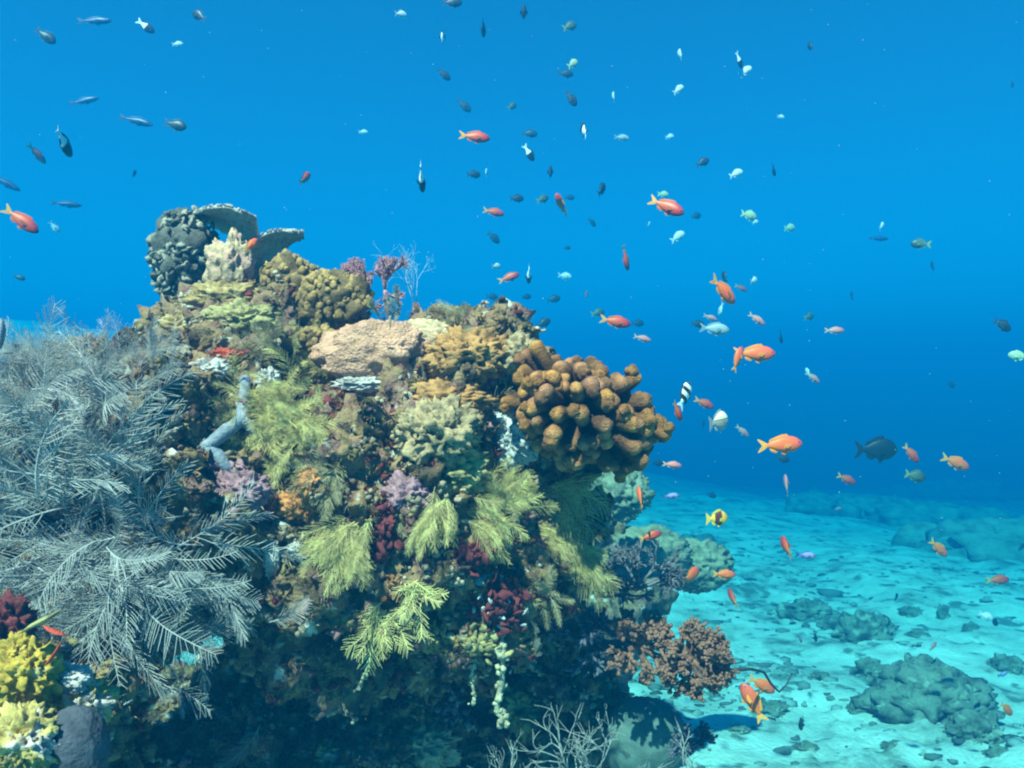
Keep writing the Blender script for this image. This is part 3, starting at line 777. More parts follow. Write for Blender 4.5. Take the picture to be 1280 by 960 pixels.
def on_ground(px, py):
    d = CAM_Z * F / max(py - 480, 20)
    for _ in range(30):
        z = float(ground_z((px - 640) / F * d, d)); d = .6 * d + .4 * (CAM_Z - z) * F / max(py - 480, 20)
    return P(px, py, d)
def boulder(px, py, w, h, label, name='reef_mound', seed=None, cat='rock', key='far_rock', growth=0, level=5):
    l = on_ground(px, py); d = l.y; sd = seed or int(px + py)
    rx, rz = w / 2 / F * d, h / F * d * .8
    v, f = ico(level)
    q = v * (1 + .35 * fbm(v * 1.8 + sd, 4, sd) + .14 * (ridged(v * 5 + sd, 3, sd) - .6))[:, None] * (rx, rx * .7, rz)
    mb = MB(); mb.add(q, f); o = mb.build(name, M[key]); o.location = l + Vector((0, rx * .3, rz * .1))
    return tag(o, label, cat)
boulder(1225, 925, 70, 30, 'low dark rock right of the rounded coral mound')
boulder(1205, 890, 46, 34, 'small dark rock between the mound and the low rock')
boulder(1085, 800, 76, 30, 'dark rubble heap upper right of the two paired orange fish')
boulder(1012, 770, 60, 18, 'long low rubble ridge on the bright sand')
boulder(1050, 785, 40, 16, 'small rubble lump right of the low ridge')
boulder(1090, 845, 36, 20, 'dark leaning stone left of the rounded mound')
boulder(1075, 892, 30, 14, 'small dark stone on the sand left of the mound')
boulder(965, 892, 40, 14, 'flat dark stone under the two paired orange fish')
def reef_patch(px, py, w, h, n, label, seed, sz=1.0):
    l = on_ground(px, py); d = l.y; r = np.random.default_rng(seed); mb = MB()
    W, H_ = w / 2 / F * d, h / F * d
    for k in range(n):
        x = float(np.clip(r.normal(0, .38), -.75, .75)) * W; y = float(np.clip(r.normal(0, .38), -.75, .75)) * W * .7
        env = max(0, 1 - (x / W) ** 2)
        s_ = r.uniform(.12, .34) * (.5 + env) * sz
        z = float(ground_z(l.x + x, l.y + y)) - l.z
        mb.blob((x, y, z + s_ * .15 + (H_ * .55 * env ** 2 * r.random() if sz < 1 else 0)), (s_ * r.uniform(.8, 1.6), s_, min(s_ * r.uniform(.5, 1.0), H_ * 1.1)), 4 if sz < 1 else 3, .5, 2.2, int(k + seed))
    o = mb.build('reef_mound', M['far_rock' if sz < 1 else 'far_reef_hazed']); o.location = l
    return tag(o, label, 'reef')
reef_patch(1165, 888, 84, 46, 120, 'dark rounded coral mound on the sand at lower right', 9, .3)
reef_patch(1110, 650, 330, 16, 60, 'wide hazy dark reef patch across the far sand', 1)
reef_patch(1250, 690, 200, 24, 40, 'hazy dark reef rising at the right edge', 2)
reef_patch(1180, 622, 260, 20, 50, 'faint distant reef ridge under the long orange fish at right', 4)
boulder(1262, 840, 40, 20, 'small hazy stone at the right edge')
boulder(870, 690, 70, 18, 'hazy low rock behind the outermost rounded coral')
for k, (px, py, w, h) in enumerate(((1140, 770, 26, 12), (1180, 775, 16, 20), (1215, 790, 18, 12), (1030, 850, 24, 8), (1120, 940, 34, 12), (1010, 940, 30, 10), (925, 915, 26, 8), (1250, 950, 34, 12), (1150, 800, 30, 10))):
    boulder(px, py, w, h, ('small stone on the sand before the far reef', 'upright little stone before the far reef', 'little dark stone right of the upright one', 'flat stone on the sand above the rubble', 'dark stone at the bottom edge below the mound', 'low stone at the bottom of the bright sand', 'small stone near the foot of the rock', 'dark stone in the bottom right corner', 'low dark stone above the rounded mound')[k], 'stone', level=4)

# loose rubble on the sand
r = np.random.default_rng(77)
mb = MB()
for k in range(4600):
    d = r.uniform(2.6, 10) if k < 3000 else r.uniform(2.6, 6)
    x = r.uniform(.0, .68) * d + .1 if r.random() < .9 else r.uniform(-.7, 0) * d
    if fbm(np.array([[x * .9, d * .9, 3.]]), 2, 8)[0] + r.normal(0, .25) < -.05: continue
    z = float(ground_z(x, d)); s_ = r.lognormal(-4.35, .5)
    c = r.uniform(.07, .5); c = np.array((c, c * .97, c * .85))
    mb.blob((x, d, z + s_ * .2), (s_ * r.uniform(.8, 2), s_, s_ * r.uniform(.3, .7)), 1, .4, 2, k % 50, col=c)
tag(mb.build('rubble', m_turf, vcol=True), kind='stuff')
mb = MB()
for k in range(260):                       # specks drifting in the water
    d = r.uniform(1.0, 4.5); p = P(r.uniform(0, 1280), r.uniform(0, 900), d)
    if p.z > 3.2 or p.z < .2: continue
    mb.blob(p, .00042 * d * r.uniform(.5, 1.4), 1, 0, col=(.8, .75, .7))
tag(mb.build('drifting_particles', m_turf, vcol=True), kind='stuff')

# ------------------------------------------------------------------ uncountable crust and turf on the rock
r = np.random.default_rng(5)
nf = len(rock_me.polygons)
fc = np.empty(nf * 3); rock_me.polygons.foreach_get('center', fc); fc = fc.reshape(-1, 3)
fn = np.empty(nf * 3); rock_me.polygons.foreach_get('normal', fn); fn = fn.reshape(-1, 3)
fa = np.empty(nf); rock_me.polygons.foreach_get('area', fa)
to = np.array((0, 0, CAM_Z)) - fc; dist = np.linalg.norm(to, axis=1)
facing = (fn * to).sum(1) / dist
pxx = 640 + fc[:, 0] / fc[:, 1] * F; pyy = 480 - (fc[:, 2] - CAM_Z) / fc[:, 1] * F
ok = (facing > -.25) & (fc[:, 1] > .5) & (pxx > -60) & (pxx < 1000) & (pyy > 300) & (pyy < 1020)
pr = fa * ok * np.clip(facing + .5, .1, 1); pr /= pr.sum()
pal = np.array([(.24, .035, .03), (.16, .09, .04), (.40, .25, .10), (.54, .40, .26), (.28, .21, .08), (.40, .19, .18), (.10, .06, .04), (.48, .36, .25), (.40, .15, .05), (.58, .44, .31), (.22, .15, .07)])
turf, crust = MB(), MB()
pick = r.choice(nf, 9000, p=pr)
sel = fbm(fc[pick] * 9, 2, 51); sel2 = fbm(fc[pick] * 5, 2, 61)
for k, i in enumerate(pick):
    c, nn = fc[i], fn[i]
    idx = int((sel[k] * 1.3 + 1) * 5.5 + r.normal(0, .9)) % len(pal)
    col = pal[idx] * r.uniform(.5, 1.1)
    u = r.random()
    if u < .58 + .3 * sel2[k]:                 # little knobs
        for j in range(r.integers(3, 8)):
            s_ = r.uniform(.0018, .0048)
            crust.blob(c + nn * s_ * .5 + r.normal(0, .005, 3), (s_ * r.uniform(.7, 1.8), s_, s_ * r.uniform(.6, 1.5)), 1, .9, 2, int(r.integers(60)), col=col * r.uniform(.8, 1.2))
    else:                                     # tufts of blades
        for j in range(r.integers(6, 13)):
            d = nn + r.normal(0, .6, 3); d /= np.linalg.norm(d)
            L = r.uniform(.005, .015)
            b = c + r.normal(0, .003, 3)
            pts = np.array([b, b + d * L * .5 + (0, 0, .0), b + d * L + (0, 0, -.15 * L)])
            turf.tube(pts, [.0007, .0010, .0003], 3, cap=False, flat=.6, col=col * r.uniform(.8, 1.25))
tag(crust.build('coralline_crust', m_turf, vcol=True), kind='stuff')
tag(turf.build('algal_turf', m_turf, vcol=True), kind='stuff')

# ------------------------------------------------------------------ fish
def fmat(name, stops, rough=.45, axis=0, spec=.4, lo=-.5, hi=.5, belly=None, wave=None):
    """colour along the fish (axis 0: tail -> nose, 2: belly -> back)"""
    m = bpy.data.materials.new(name); m.use_nodes = True
    nt = m.node_tree; N = nt.nodes; L = nt.links; b = N['Principled BSDF']
    b.inputs['Roughness'].default_value = rough; b.inputs['Specular IOR Level'].default_value = spec
    tc = N.new('ShaderNodeTexCoord'); sx = N.new('ShaderNodeSeparateXYZ'); L.new(tc.outputs['Object'], sx.inputs[0])
    mr = N.new('ShaderNodeMapRange'); mr.inputs[1].default_value = lo; mr.inputs[2].default_value = hi
    L.new(sx.outputs[axis], mr.inputs[0])
    cr = N.new('ShaderNodeValToRGB'); e = cr.color_ramp.elements
    while len(e) < len(stops): e.new(.5)
    for k, (p, c) in enumerate(stops): e[k].position = p; e[k].color = (*c, 1)
    L.new(mr.outputs[0], cr.inputs[0]); out = cr.outputs[0]
    nz = N.new('ShaderNodeTexNoise'); nz.inputs['Scale'].default_value = 26; L.new(tc.outputs['Object'], nz.inputs[0])
    m2 = N.new('ShaderNodeMapRange'); m2.inputs[3].default_value = .72; m2.inputs[4].default_value = 1.25; L.new(nz.outputs[0], m2.inputs[0])
    hs = N.new('ShaderNodeHueSaturation'); L.new(out, hs.inputs['Color']); L.new(m2.outputs[0], hs.inputs['Value'])
    L.new(hs.outputs[0], b.inputs['Base Color'])
    return m
one = lambda c: [(0, c), (1, c)]
m_eye = fmat('fish_eye', one((.01, .01, .012)), .15)
# species: length, height, width, body ramp, fin colour, tail colour, tail fork, dorsal height
S = {
 'orange': dict(H=.36, W=.17, body=[(0, (.85, .19, .03)), (.45, (.88, .125, .03)), (.8, (.82, .11, .045)), (1, (.5, .06, .06))], fin=(.85, .24, .03), tail=(.88, .32, .05), fork=.75, len=.085),
 'red': dict(H=.34, W=.17, body=[(0, (.72, .16, .03)), (.5, (.62, .07, .03)), (.85, (.45, .03, .03)), (1, (.12, .02, .03))], fin=(.6, .10, .03), tail=(.75, .30, .05), fork=.7, len=.085),
 'pink': dict(H=.30, W=.16, body=[(0, (.80, .32, .22)), (.5, (.80, .20, .18)), (1, (.55, .14, .16))], fin=(.80, .30, .2), tail=(.8, .36, .2), fork=.7, len=.085),
 'dark': dict(H=.48, W=.18, body=[(0, (.03, .05, .07)), (.6, (.02, .03, .045)), (1, (.015, .02, .03))], fin=(.02, .03, .05), tail=(.03, .05, .08), fork=.55, len=.075),
 'olive': dict(H=.48, W=.18, body=[(0, (.12, .16, .10)), (.6, (.05, .08, .07)), (1, (.03, .04, .05))], fin=(.10, .12, .05), tail=(.22, .24, .08), fork=.5, len=.075),
 'slim': dict(H=.23, W=.14, body=[(0, (.02, .06, .19)), (1, (.015, .04, .12))], fin=(.02, .04, .09), tail=(.03, .05, .12), fork=.3, len=.15),  # dark blue fish, body tinted bluer still to carry distance haze
 'pale': dict(H=.44, W=.17, body=[(0, (.55, .58, .62)), (1, (.50, .53, .57))], fin=(.42, .46, .5), tail=(.5, .53, .57), fork=.5, len=.065),  # silvery fish; sunlight glint is put into the whitish body colour
 'grey': dict(H=.38, W=.17, body=[(0, (.30, .36, .38)), (1, (.26, .30, .32))], fin=(.2, .25, .28), tail=(.2, .25, .28), fork=.5, len=.085),
 'bicolor': dict(H=.46, W=.18, body=[(0, (.82, .84, .82)), (.40, (.82, .84, .82)), (.46, (.02, .03, .05)), (1, (.02, .02, .035))], fin=(.02, .03, .05), tail=(.82, .84, .82), fork=.5, len=.07),
 'yellowpale': dict(H=.50, W=.18, body=[(0, (.42, .42, .24)), (1, (.38, .38, .26))], fin=(.42, .5, .25), tail=(.5, .56, .3), fork=.4, len=.07),
 'black': dict(H=.50, W=.16, body=[(0, (.012, .016, .022)), (.9, (.010, .014, .014)), (1, (.03, .05, .03))], fin=(.008, .012, .016), tail=(.010, .014, .022), fork=.6, len=.19),
 'stripe': dict(H=.50, W=.17, body=[(0, (.8, .84, .8)), (.18, (.8, .84, .8)), (.20, (.02, .02, .03)), (.34, (.02, .02, .03)), (.36, (.8, .82, .74)), (.50, (.8, .82, .74)), (.52, (.02, .02, .03)), (.66, (.02, .02, .03)), (.68, (.8, .82, .74)), (.82, (.75, .76, .6)), (.84, (.02, .02, .03)), (1, (.1, .1, .1))], fin=(.05, .06, .06), tail=(.75, .8, .85), fork=.4, len=.05),
 'banded': dict(H=.58, W=.20, body=[(0, (.85, .45, .05)), (.28, (.85, .45, .05)), (.30, (.10, .02, .02)), (.62, (.16, .03, .02)), (.66, (.8, .42, .05)), (1, (.6, .24, .05))], fin=(.8, .50, .05), tail=(.85, .5, .06), fork=.2, len=.05),
 'cream': dict(H=.62, W=.22, axis=2, body=[(0, (.30, .28, .26)), (.55, (.36, .30, .27)), (.60, (.12, .10, .08)), (.66, (.80, .72, .42)), (1, (.80, .74, .46))], fin=(.4, .36, .3), tail=(.3, .28, .26), fork=.2, len=.055),
 'violet': dict(H=.30, W=.16, body=[(0, (.08, .09, .28)), (.4, (.34, .26, .5)), (.75, (.30, .24, .42)), (1, (.05, .06, .15))], fin=(.1, .1, .3), tail=(.06, .08, .25), fork=.4, len=.06),
}
def prof(H, slim=False):
    t = np.array([0, .03, .08, .16, .27, .40, .54, .68, .80, .90, .97, 1.0])
    h = np.array([.06, .30, .52, .76, .94, 1.0, .94, .76, .52, .33, .25, .25])
    return t, h
FM = {}
for key, s_ in S.items():
    t, h = prof(s_['H'])
    bl_ = .80                                 # body share of the whole length
    x = .5 - t * bl_; H, W = s_['H'] / 2, s_['W'] / 2
    mb = MB(); ns = 12; V = []
    wv = np.array([.10, .42, .66, .88, 1, 1, .9, .7, .45, .25, .14, .10])
    for i in range(len(t)):
        for k in range(ns):
            a = k / ns * 2 * math.pi
            V.append((x[i], math.cos(a) * W * wv[i] * (1 - .22 * max(math.sin(a), 0)), math.sin(a) * H * h[i] * (1.0 if math.sin(a) > 0 else .95) - .02 * (1 - h[i]) * H))
    f = [[i * ns + k, (i + 1) * ns + k, (i + 1) * ns + (k + 1) % ns, i * ns + (k + 1) % ns] for i in range(len(t) - 1) for k in range(ns)]
    f += [list(range(ns)), [(len(t) - 1) * ns + k for k in range(ns)][::-1]]
    mb.add(V, f)
    d = {'body': mb.mesh('body', fmat(key + '_body', s_['body'], axis=s_.get('axis', 0), lo=-.35 if not s_.get('axis') else -H, hi=.5 if not s_.get('axis') else H))}
    fm_ = fmat(key + '_fin', one(s_['fin']), .6); tm = fmat(key + '_tail', one(s_['tail']), .6)
    def fin(poly, th, m_, name, y=0.0, splay=None):
        b = MB(); n = len(poly); c = np.mean(poly, 0)
        A = [(p[0], y + (0 if j else 0) , p[1]) for j, p in enumerate(poly)]
        mid = np.array((c[0], y, c[1]))
        V = A + [tuple(mid + (0, th, 0)), tuple(mid - (0, th, 0))]
        F_ = [[j, (j + 1) % n, n] for j in range(n)] + [[(j + 1) % n, j, n + 1] for j in range(n)]
        V = np.array(V)
        if splay is not None:
            o_, a_ = np.array(splay[0]), splay[1]
            q = V - o_; ca, sa = math.cos(a_), math.sin(a_)
            xx = q[:, 0].copy()
            q[:, 1] = q[:, 1] + abs(sa) * np.abs(xx) * np.sign(a_); q[:, 0] = xx * ca; V = q + o_
        b.add(V, F_); return b.mesh(name, m_, smooth=False)
    fk = s_['fork']; th_ = H * .82
    bx_ = -.5 + .2 + .01
    tip = -.5
    d['tail_fin'] = fin([(bx_, H * .24), (bx_ - .07, H * .5), (tip + .02, th_), (tip, th_ * .9), (tip + .17 * fk, H * .18), (tip + .19 * fk, 0), (tip + .17 * fk, -H * .18), (tip, -th_ * .9), (tip + .02, -th_), (bx_ - .07, -H * .5), (bx_, -H * .24)], .008, tm, 'tail_fin')
    top = lambda q: np.interp(.5 - q, t * bl_, h) * H
    dh = H * .30
    d['dorsal_fin'] = fin([(.22, top(.22) * .93), (.16, top(.16) + dh * .9), (.04, top(.04) + dh), (-.10, top(-.10) + dh * 1.1), (-.22, top(-.22) + dh * 1.2), (-.25, top(-.25) + dh * .5), (-.22, top(-.22) * .9), (-.05, top(-.05) * .93), (.10, top(.10) * .94)], .010, fm_, 'dorsal_fin')
    d['anal_fin'] = fin([(-.03, -top(-.03) * .90), (-.10, -top(-.10) - dh * 1.1), (-.20, -top(-.20) - dh * 1.3), (-.24, -top(-.24) - dh * .4), (-.20, -top(-.20) * .9)], .010, fm_, 'anal_fin')
    d['pelvic_fin'] = fin([(.18, -top(.18) * .90), (.10, -top(.10) - dh * 1.0), (.02, -top(.02) - dh * .6), (.08, -top(.08) * .9)], .010, fm_, 'pelvic_fin')
    for sg in (1, -1):
        d['pectoral_fin' + ('' if sg > 0 else '_')] = fin([(.24, -.1 * H), (.20, .10 * H), (.06, .12 * H), (.02, -.22 * H), (.12, -.42 * H)], .004, fm_, 'pectoral_fin', sg * W * .99, ((.24, sg * W * .99, 0), sg * .22))
        e = MB(); e.blob((.40, sg * W * .60, .16 * H), (.022, .012, .022), 2); d['eye' + ('' if sg > 0 else '_')] = e.mesh('eye', m_eye)
    FM[key] = d
GR = {'orange': 'orange reef fish', 'red': 'red reef fish', 'pink': 'pinkish reef fish', 'dark': 'dark small fish', 'olive': 'dark small fish', 'slim': 'slender dark blue fish', 'pale': 'pale small fish', 'grey': 'grey fish', 'bicolor': 'dark fish with white tails', 'yellowpale': 'pale yellowish fish'}
NM = {'orange': 'orange_fish', 'red': 'red_fish', 'pink': 'pink_fish', 'dark': 'dark_fish', 'olive': 'dark_fish', 'slim': 'slender_fish', 'pale': 'pale_fish', 'grey': 'grey_fish', 'bicolor': 'two_tone_fish', 'yellowpale': 'pale_fish', 'black': 'black_fish', 'stripe': 'striped_fish', 'banded': 'banded_fish', 'cream': 'cream_fish', 'violet': 'violet_fish'}
def fish(px, py, ln, ang, kind, yaw, label, depth=None, faint=1.0):
    s_ = S[kind]; c = max(abs(math.cos(R(yaw))), s_['W'])
    L = s_['len'] * faint
    d = L * F * c / ln
    lim = min(6.0, 1.58 * F / max(480 - py, 1))
    if depth: d = depth
    if py > 600: lim = min(lim, (CAM_Z - .12) * F / (py - 480))
    if px < 300: lim = min(lim, 4.0)
    elif px < 420: lim = min(lim, 5.0)
    if d > lim: d = lim
    L = ln * d / F / c
    p = P(px, py, d)
    a = R(ang); y = R(yaw)
    fw = np.array((math.cos(a) * math.cos(y), math.sin(y), math.sin(a) * math.cos(y)))
    up = np.array((0, 0, 1.0)) if abs(fw[2]) < .92 else np.array((.8, -.5, 0.0))
    sd_ = np.cross(up, fw); sd_ /= np.linalg.norm(sd_); up = np.cross(fw, sd_)
    m = Matrix([[fw[k], sd_[k], up[k], 0] for k in range(3)] + [[0, 0, 0, 1]])
    root = empty(NM[kind], p, label, 'fish', GR.get(kind))
    root.matrix_world = Matrix.Translation(p) @ m @ Matrix.Scale(L, 4)
    for nm, me in FM[kind].items():
        if ln < 15 and nm.rstrip('_') in ('eye', 'pectoral_fin', 'pelvic_fin'): continue
        o = bpy.data.objects.new(nm.rstrip('_'), me); COL.objects.link(o); o.parent = root
FISH = [
 # upper left
 (57, 45, 26, -35, 'dark', 15, 'dark fish at the far upper left, heading down right'),
 (118, 26, 40, 5, 'slim', 10, 'slender dark fish at the top left, nearly level'),
 (182, 33, 22, -35, 'bicolor', 20, 'dark fish with a pale tail between the two top-left dark fish'),
 (222, 55, 12, 20, 'pale', 30, 'tiny faint pale fish below the white-tailed fish at top left'),
 (249, 20, 24, 145, 'dark', 20, 'dark fish facing left at the top, right of the white-tailed one'),
 (105, 126, 34, 18, 'slim', 15, 'slender dark fish tilted upward, left of the level slender one'),
 (170, 151, 42, -13, 'slim', 5, 'longest slender dark fish, sloping slightly down at upper left'),
 (219, 156, 28, -14, 'dark', 5, 'dark oval fish following the longest slender fish on its right'),
 (80, 178, 25, -92, 'bicolor', 55, 'head-down dark fish with a white tail at upper left'),
 (46, 192, 20, -65, 'red', 50, 'small dull red fish pointing down at upper left', None, 1.3),
 (6, 228, 36, -30, 'slim', 20, 'dark slender fish cut by the left edge above the orange-red fish'),
 (168, 217, 10, 90, 'dark', 40, 'very faint dot of a fish in the open water left of centre', None, 1.5),
 (26, 275, 48, -38, 'red', 12, 'orange-red fish with a dark head diving at the left edge'),
 (83, 255, 31, -2, 'slim', 25, 'level dark fish right of the diving orange-red fish'),
 (68, 284, 15, -60, 'pale', 30, 'faint pale fish just under the level dark fish at left', None, 1.4),
 (24, 347, 13, -15, 'dark', 20, 'faint dark fish low at the left above the far sand', None, 1.4),
 (381, 223, 20, 70, 'red', 50, 'small orange-red fish alone above the plate coral'),
 (314, 306, 21, 55, 'orange', 30, 'small bright orange fish before the plate coral blades', 1.36),
 # top middle
 (501, 18, 14, 20, 'pale', 50, 'round white glinting fish near the top centre-left'),
 (565, 3, 25, 8, 'dark', 15, 'dark fish touching the top edge near the centre'),
 (604, 33, 15, -88, 'dark', 60, 'small dark fish seen end-on below the one at the top edge'),
 (553, 46, 15, 95, 'bicolor', 60, 'tiny fish half white, under the top edge left of centre'),
 (655, 15, 17, 92, 'dark', 62, 'thin dark upright fish at the top near the centre'),
 (712, 33, 20, 28, 'olive', 25, 'dark greenish fish near the top right of centre'),
 (555, 93, 19, -38, 'dark', 20, 'dark fish sloping down under the half-white tiny fish'),
 (580, 132, 21, -38, 'dark', 15, 'fainter dark fish above the topmost red fish', None, 1.5),
 (640, 133, 14, 40, 'olive', 35, 'small dark fish to the upper right of the topmost red fish'),
 (716, 80, 17, 40, 'yellowpale', 30, 'bright pale fish above a dark one, upper centre right'),
 (707, 92, 20, 5, 'dark', 20, 'dark fish tucked under the bright pale one', None, 1.4),
 (714, 123, 22, -55, 'dark', 10, 'dark fish diving right below the bright pale fish'),
 (730, 163, 19, 96, 'bicolor', 58, 'upright thin dark fish with a white lower end'),
 (593, 171, 39, -5, 'red', 8, 'topmost red-orange fish, level, at upper centre'),
 (662, 167, 20, 2, 'dark', 15, 'dark oval fish right of the topmost red fish', None, 1.3),
 (661, 191, 22, -55, 'bicolor', 20, 'dark fish with a white tail below the dark oval fish'),
 (454, 165, 11, 10, 'pale', 30, 'tiny faint pale speck of a fish in open water left of centre'),
 (527, 222, 26, -92, 'bicolor', 55, 'head-down black and white fish above the clear hydroid'),
 (592, 218, 17, 8, 'dark', 30, 'dark plump fish below the topmost red fish'),
 (608, 216, 11, 88, 'pale', 55, 'tiny pale upright fish beside the dark plump one', None, 1.3),
 (688, 216, 17, 85, 'dark', 55, 'small upright dark fish at upper centre'),
 (646, 248, 18, 8, 'dark', 25, 'level dark fish left of the orange fish facing the viewer'),
 (678, 249, 17, 28, 'olive', 30, 'olive fish between the level dark fish and the orange one'),
 (712, 247, 13, 10, 'dark', 30, 'faint dark fish behind the orange fish facing the viewer', None, 1.5),
 (702, 256, 25, 130, 'orange', -52, 'orange fish turned toward the viewer at upper centre'),
 (752, 237, 20, 60, 'dark', 40, 'dark purplish fish right of the orange fish facing the viewer'),
 (617, 265, 27, -9, 'red', 15, 'red fish below and left of the orange fish facing the viewer'),
 (617, 297, 19, -40, 'dark', 20, 'faint curved dark fish below the red fish', None, 1.4),
 (740, 278, 13, -40, 'dark', 30, 'faint small dark fish under the purplish one', None, 1.4),
 (782, 322, 32, -76, 'red', 20, 'dark red fish hanging head down with a yellow tail'),
 (620, 333, 11, 10, 'pale', 55, 'small white dot of a fish above the red-orange one'),
 (636, 347, 28, 20, 'red', 5, 'red-orange fish above the rock, tilted slightly up'),
 (661, 343, 17, -90, 'bicolor', 58, 'tiny blue fish with a white top right of the red-orange one'),
 (706, 345, 18, -5, 'pale', 25, 'pale fish level with the red-orange one, to its right', None, 1.4),
 (615, 371, 15, 0, 'dark', 25, 'leftmost of three faint dark fish in a row above the crest', None, 1.4),
 (658, 371, 12, 10, 'dark', 35, 'middle of three faint dark fish in a row above the crest', None, 1.4),
 (692, 374, 18, 15, 'dark', 20, 'rightmost of three faint dark fish in a row above the crest', None, 1.4),
 (733, 369, 12, 80, 'red', 50, 'tiny dull red fish above the knobbly brown coral', None, 1.3),
 (709, 310, 9, 10, 'dark', 30, 'barely visible dark fish in the centre water', None, 1.6),
 (651, 412, 28, 115, 'red', 25, 'red fish rising just above the pale lump on the crest', 1.9),
 (664, 419, 10, 20, 'dark', 40, 'tiny dark fish at the tail of the rising red fish'),
 (679, 404, 20, 25, 'dark', 20, 'dark fish right of the rising red fish'),
 (747, 391, 18, 15, 'olive', 20, 'olive fish at the tail of the long red fish'),
 (769, 402, 40, -11, 'red', 5, 'long red fish swimming above the knobbly brown coral'),
 (797, 404, 17, 0, 'dark', 20, 'faint dark fish ahead of the long red fish', None, 1.4),
 (803, 423, 24, -15, 'pink', 12, 'pinkish red fish below the long red fish'),
 # upper right
 (850, 68, 15, 92, 'pale', 50, 'faint upright pale fish at the upper right centre', None, 1.5),
 (924, 75, 20, -60, 'bicolor', 25, 'upper of two touching white and dark fish at the upper right'),
 (932, 89, 20, 38, 'pale', 10, 'lower bright white fish of the touching pair at the upper right'),
 (848, 112, 18, 40, 'pale', 20, 'bright pale fish left of the touching pair'),
 (767, 121, 14, 88, 'pale', 50, 'very faint upright pale fish right of the diving dark one', None, 1.6),
 (777, 172, 20, 0, 'grey', 20, 'greyish fish right of the upright thin dark one'),
 (837, 171, 13, 20, 'pale', 30, 'faint bluish pale fish in the upper right water', None, 1.6),
 (878, 203, 20, 28, 'dark', 15, 'dark fish left of a bright white one at the upper right'),
 (920, 217, 20, 25, 'pale', 15, 'bright white fish with a dim tail at the upper right'),
 (967, 212, 15, -60, 'dark', 40, 'small dark fish right of the bright white one'),
 (976, 146, 11, 0, 'pale', 30, 'tiny pale speck in the upper right water', None, 1.5),
 (1013, 58, 13, 90, 'dark', 50, 'small upright dark fish high at the right'),
 (833, 258, 46, -28, 'red', -18, 'large red-orange fish with a dark head right of centre'),
 (829, 243, 15, 0, 'yellowpale', 20, 'pale fish peeking over the back of the large red-orange fish'),
 (870, 270, 15, 20, 'dark', 30, 'faint dark fish beside the head of the large red-orange fish', None, 1.5),
 (847, 296, 22, 35, 'pale', 15, 'bluish white fish below the large red-orange fish', None, 1.3),
 (811, 281, 9, 60, 'pale', 40, 'faint speck of a fish below the large red-orange one', None, 1.5),
 (936, 269, 22, -10, 'yellowpale', 20, 'pale greenish fish right of the large red-orange fish', None, 1.2),
 (944, 278, 11, 20, 'pale', 35, 'small white glint of a fish below the pale greenish one'),
 (987, 285, 17, 10, 'yellowpale', 30, 'hazy teal-green fish to the right of the white glint', None, 1.5),
 (904, 363, 46, -40, 'orange', 28, 'orange fish angled down with dark and white fish around it'),
 (906, 347, 16, 95, 'dark', 45, 'dark blue fish over the back of the angled orange fish'),
 (926, 360, 18, -22, 'red', 15, 'small red fish at the head of the angled orange fish', None, 1.4),
 (942, 351, 14, 20, 'pale', 50, 'round white fish right of the angled orange fish'),
 (901, 386, 16, -100, 'pale', 30, 'white fish pointing down below the angled orange fish'),
 (888, 397, 20, -18, 'pink', 15, 'dull red fish above the grey oval fish'),
 (872, 405, 18, 0, 'dark', 20, 'dark fish at the tail of the grey oval fish'),
 (893, 411, 38, -5, 'grey', 5, 'grey oval fish above the big salmon-orange fish'),
 (946, 399, 26, -33, 'pink', 10, 'reddish purple fish right of the grey oval fish'),
 (1011, 396, 16, 15, 'olive', 30, 'dark teal fish left of the level pink fish'),
 (976, 421, 17, -72, 'dark', 30, 'small dark fish diving over the big salmon-orange fish'),
 (1043, 413, 26, 0, 'pink', 5, 'level pink fish at right of centre'),
 (1065, 370, 12, 80, 'dark', 40, 'faint dark fish above the level pink one', None, 1.5),
 (1102, 283, 14, 45, 'pale', 35, 'small white glinting fish above a dim bar-shaped one at right'),
 (1098, 298, 27, 0, 'slim', 10, 'dim bar-shaped fish under the white glint at right', None, 1.4),
 (1151, 305, 23, 175, 'olive', 15, 'dark teal fish right of the dim bar-shaped one'),
 (1166, 333, 13, 80, 'dark', 40, 'faint upright fish below the dark teal one at right', None, 1.6),
 (1253, 406, 27, -28, 'dark', 10, 'dark fish near the right edge, diving'),
 (1273, 445, 22, 170, 'yellowpale', 20, 'greenish fish at the right edge below the diving dark one'),
 (1265, 106, 12, 45, 'dark', 40, 'faint dark fish near the right edge high up', None, 1.6),
 # middle right
 (943, 442, 54, 0, 'orange', 5, 'big salmon-orange fish right of the knobbly brown coral', 1.75),
 (922, 449, 34, 68, 'orange', 15, 'darker orange fish crossing the tail of the big salmon-orange fish', 1.70),
 (856, 494, 36, 62, 'stripe', 25, 'black and white striped fish at the tip of the knobbly brown coral'),
 (847, 514, 28, -62, 'red', 30, 'red-orange fish touching the end of the knobbly brown coral', 1.2),
 (880, 504, 28, -24, 'red', 10, 'red fish right of the black and white striped fish'),
 (898, 527, 30, 10, 'cream', 40, 'cream and grey rounded fish below the striped fish'),
 (879, 531, 12, 70, 'dark', 40, 'faint dark fish left of the cream and grey fish', None, 1.4),
 (928, 539, 23, -40, 'pink', 12, 'small pink fish right of the cream and grey fish', None, 1.2),
 (975, 556, 58, 3, 'orange', 6, 'largest orange fish, level, above the bright sand'),
 (978, 573, 20, -18, 'dark', 10, 'dark blue fish just under the largest orange fish'),
 (1016, 472, 24, -35, 'pink', 12, 'pink fish with a pale tail above the largest orange fish', None, 1.2),
 (1010, 466, 12, 100, 'pale', 40, 'tiny white fish at the tail of the pink fish'),
 (1095, 562, 56, 0, 'black', 4, 'large black oval fish with a forked tail at right'),
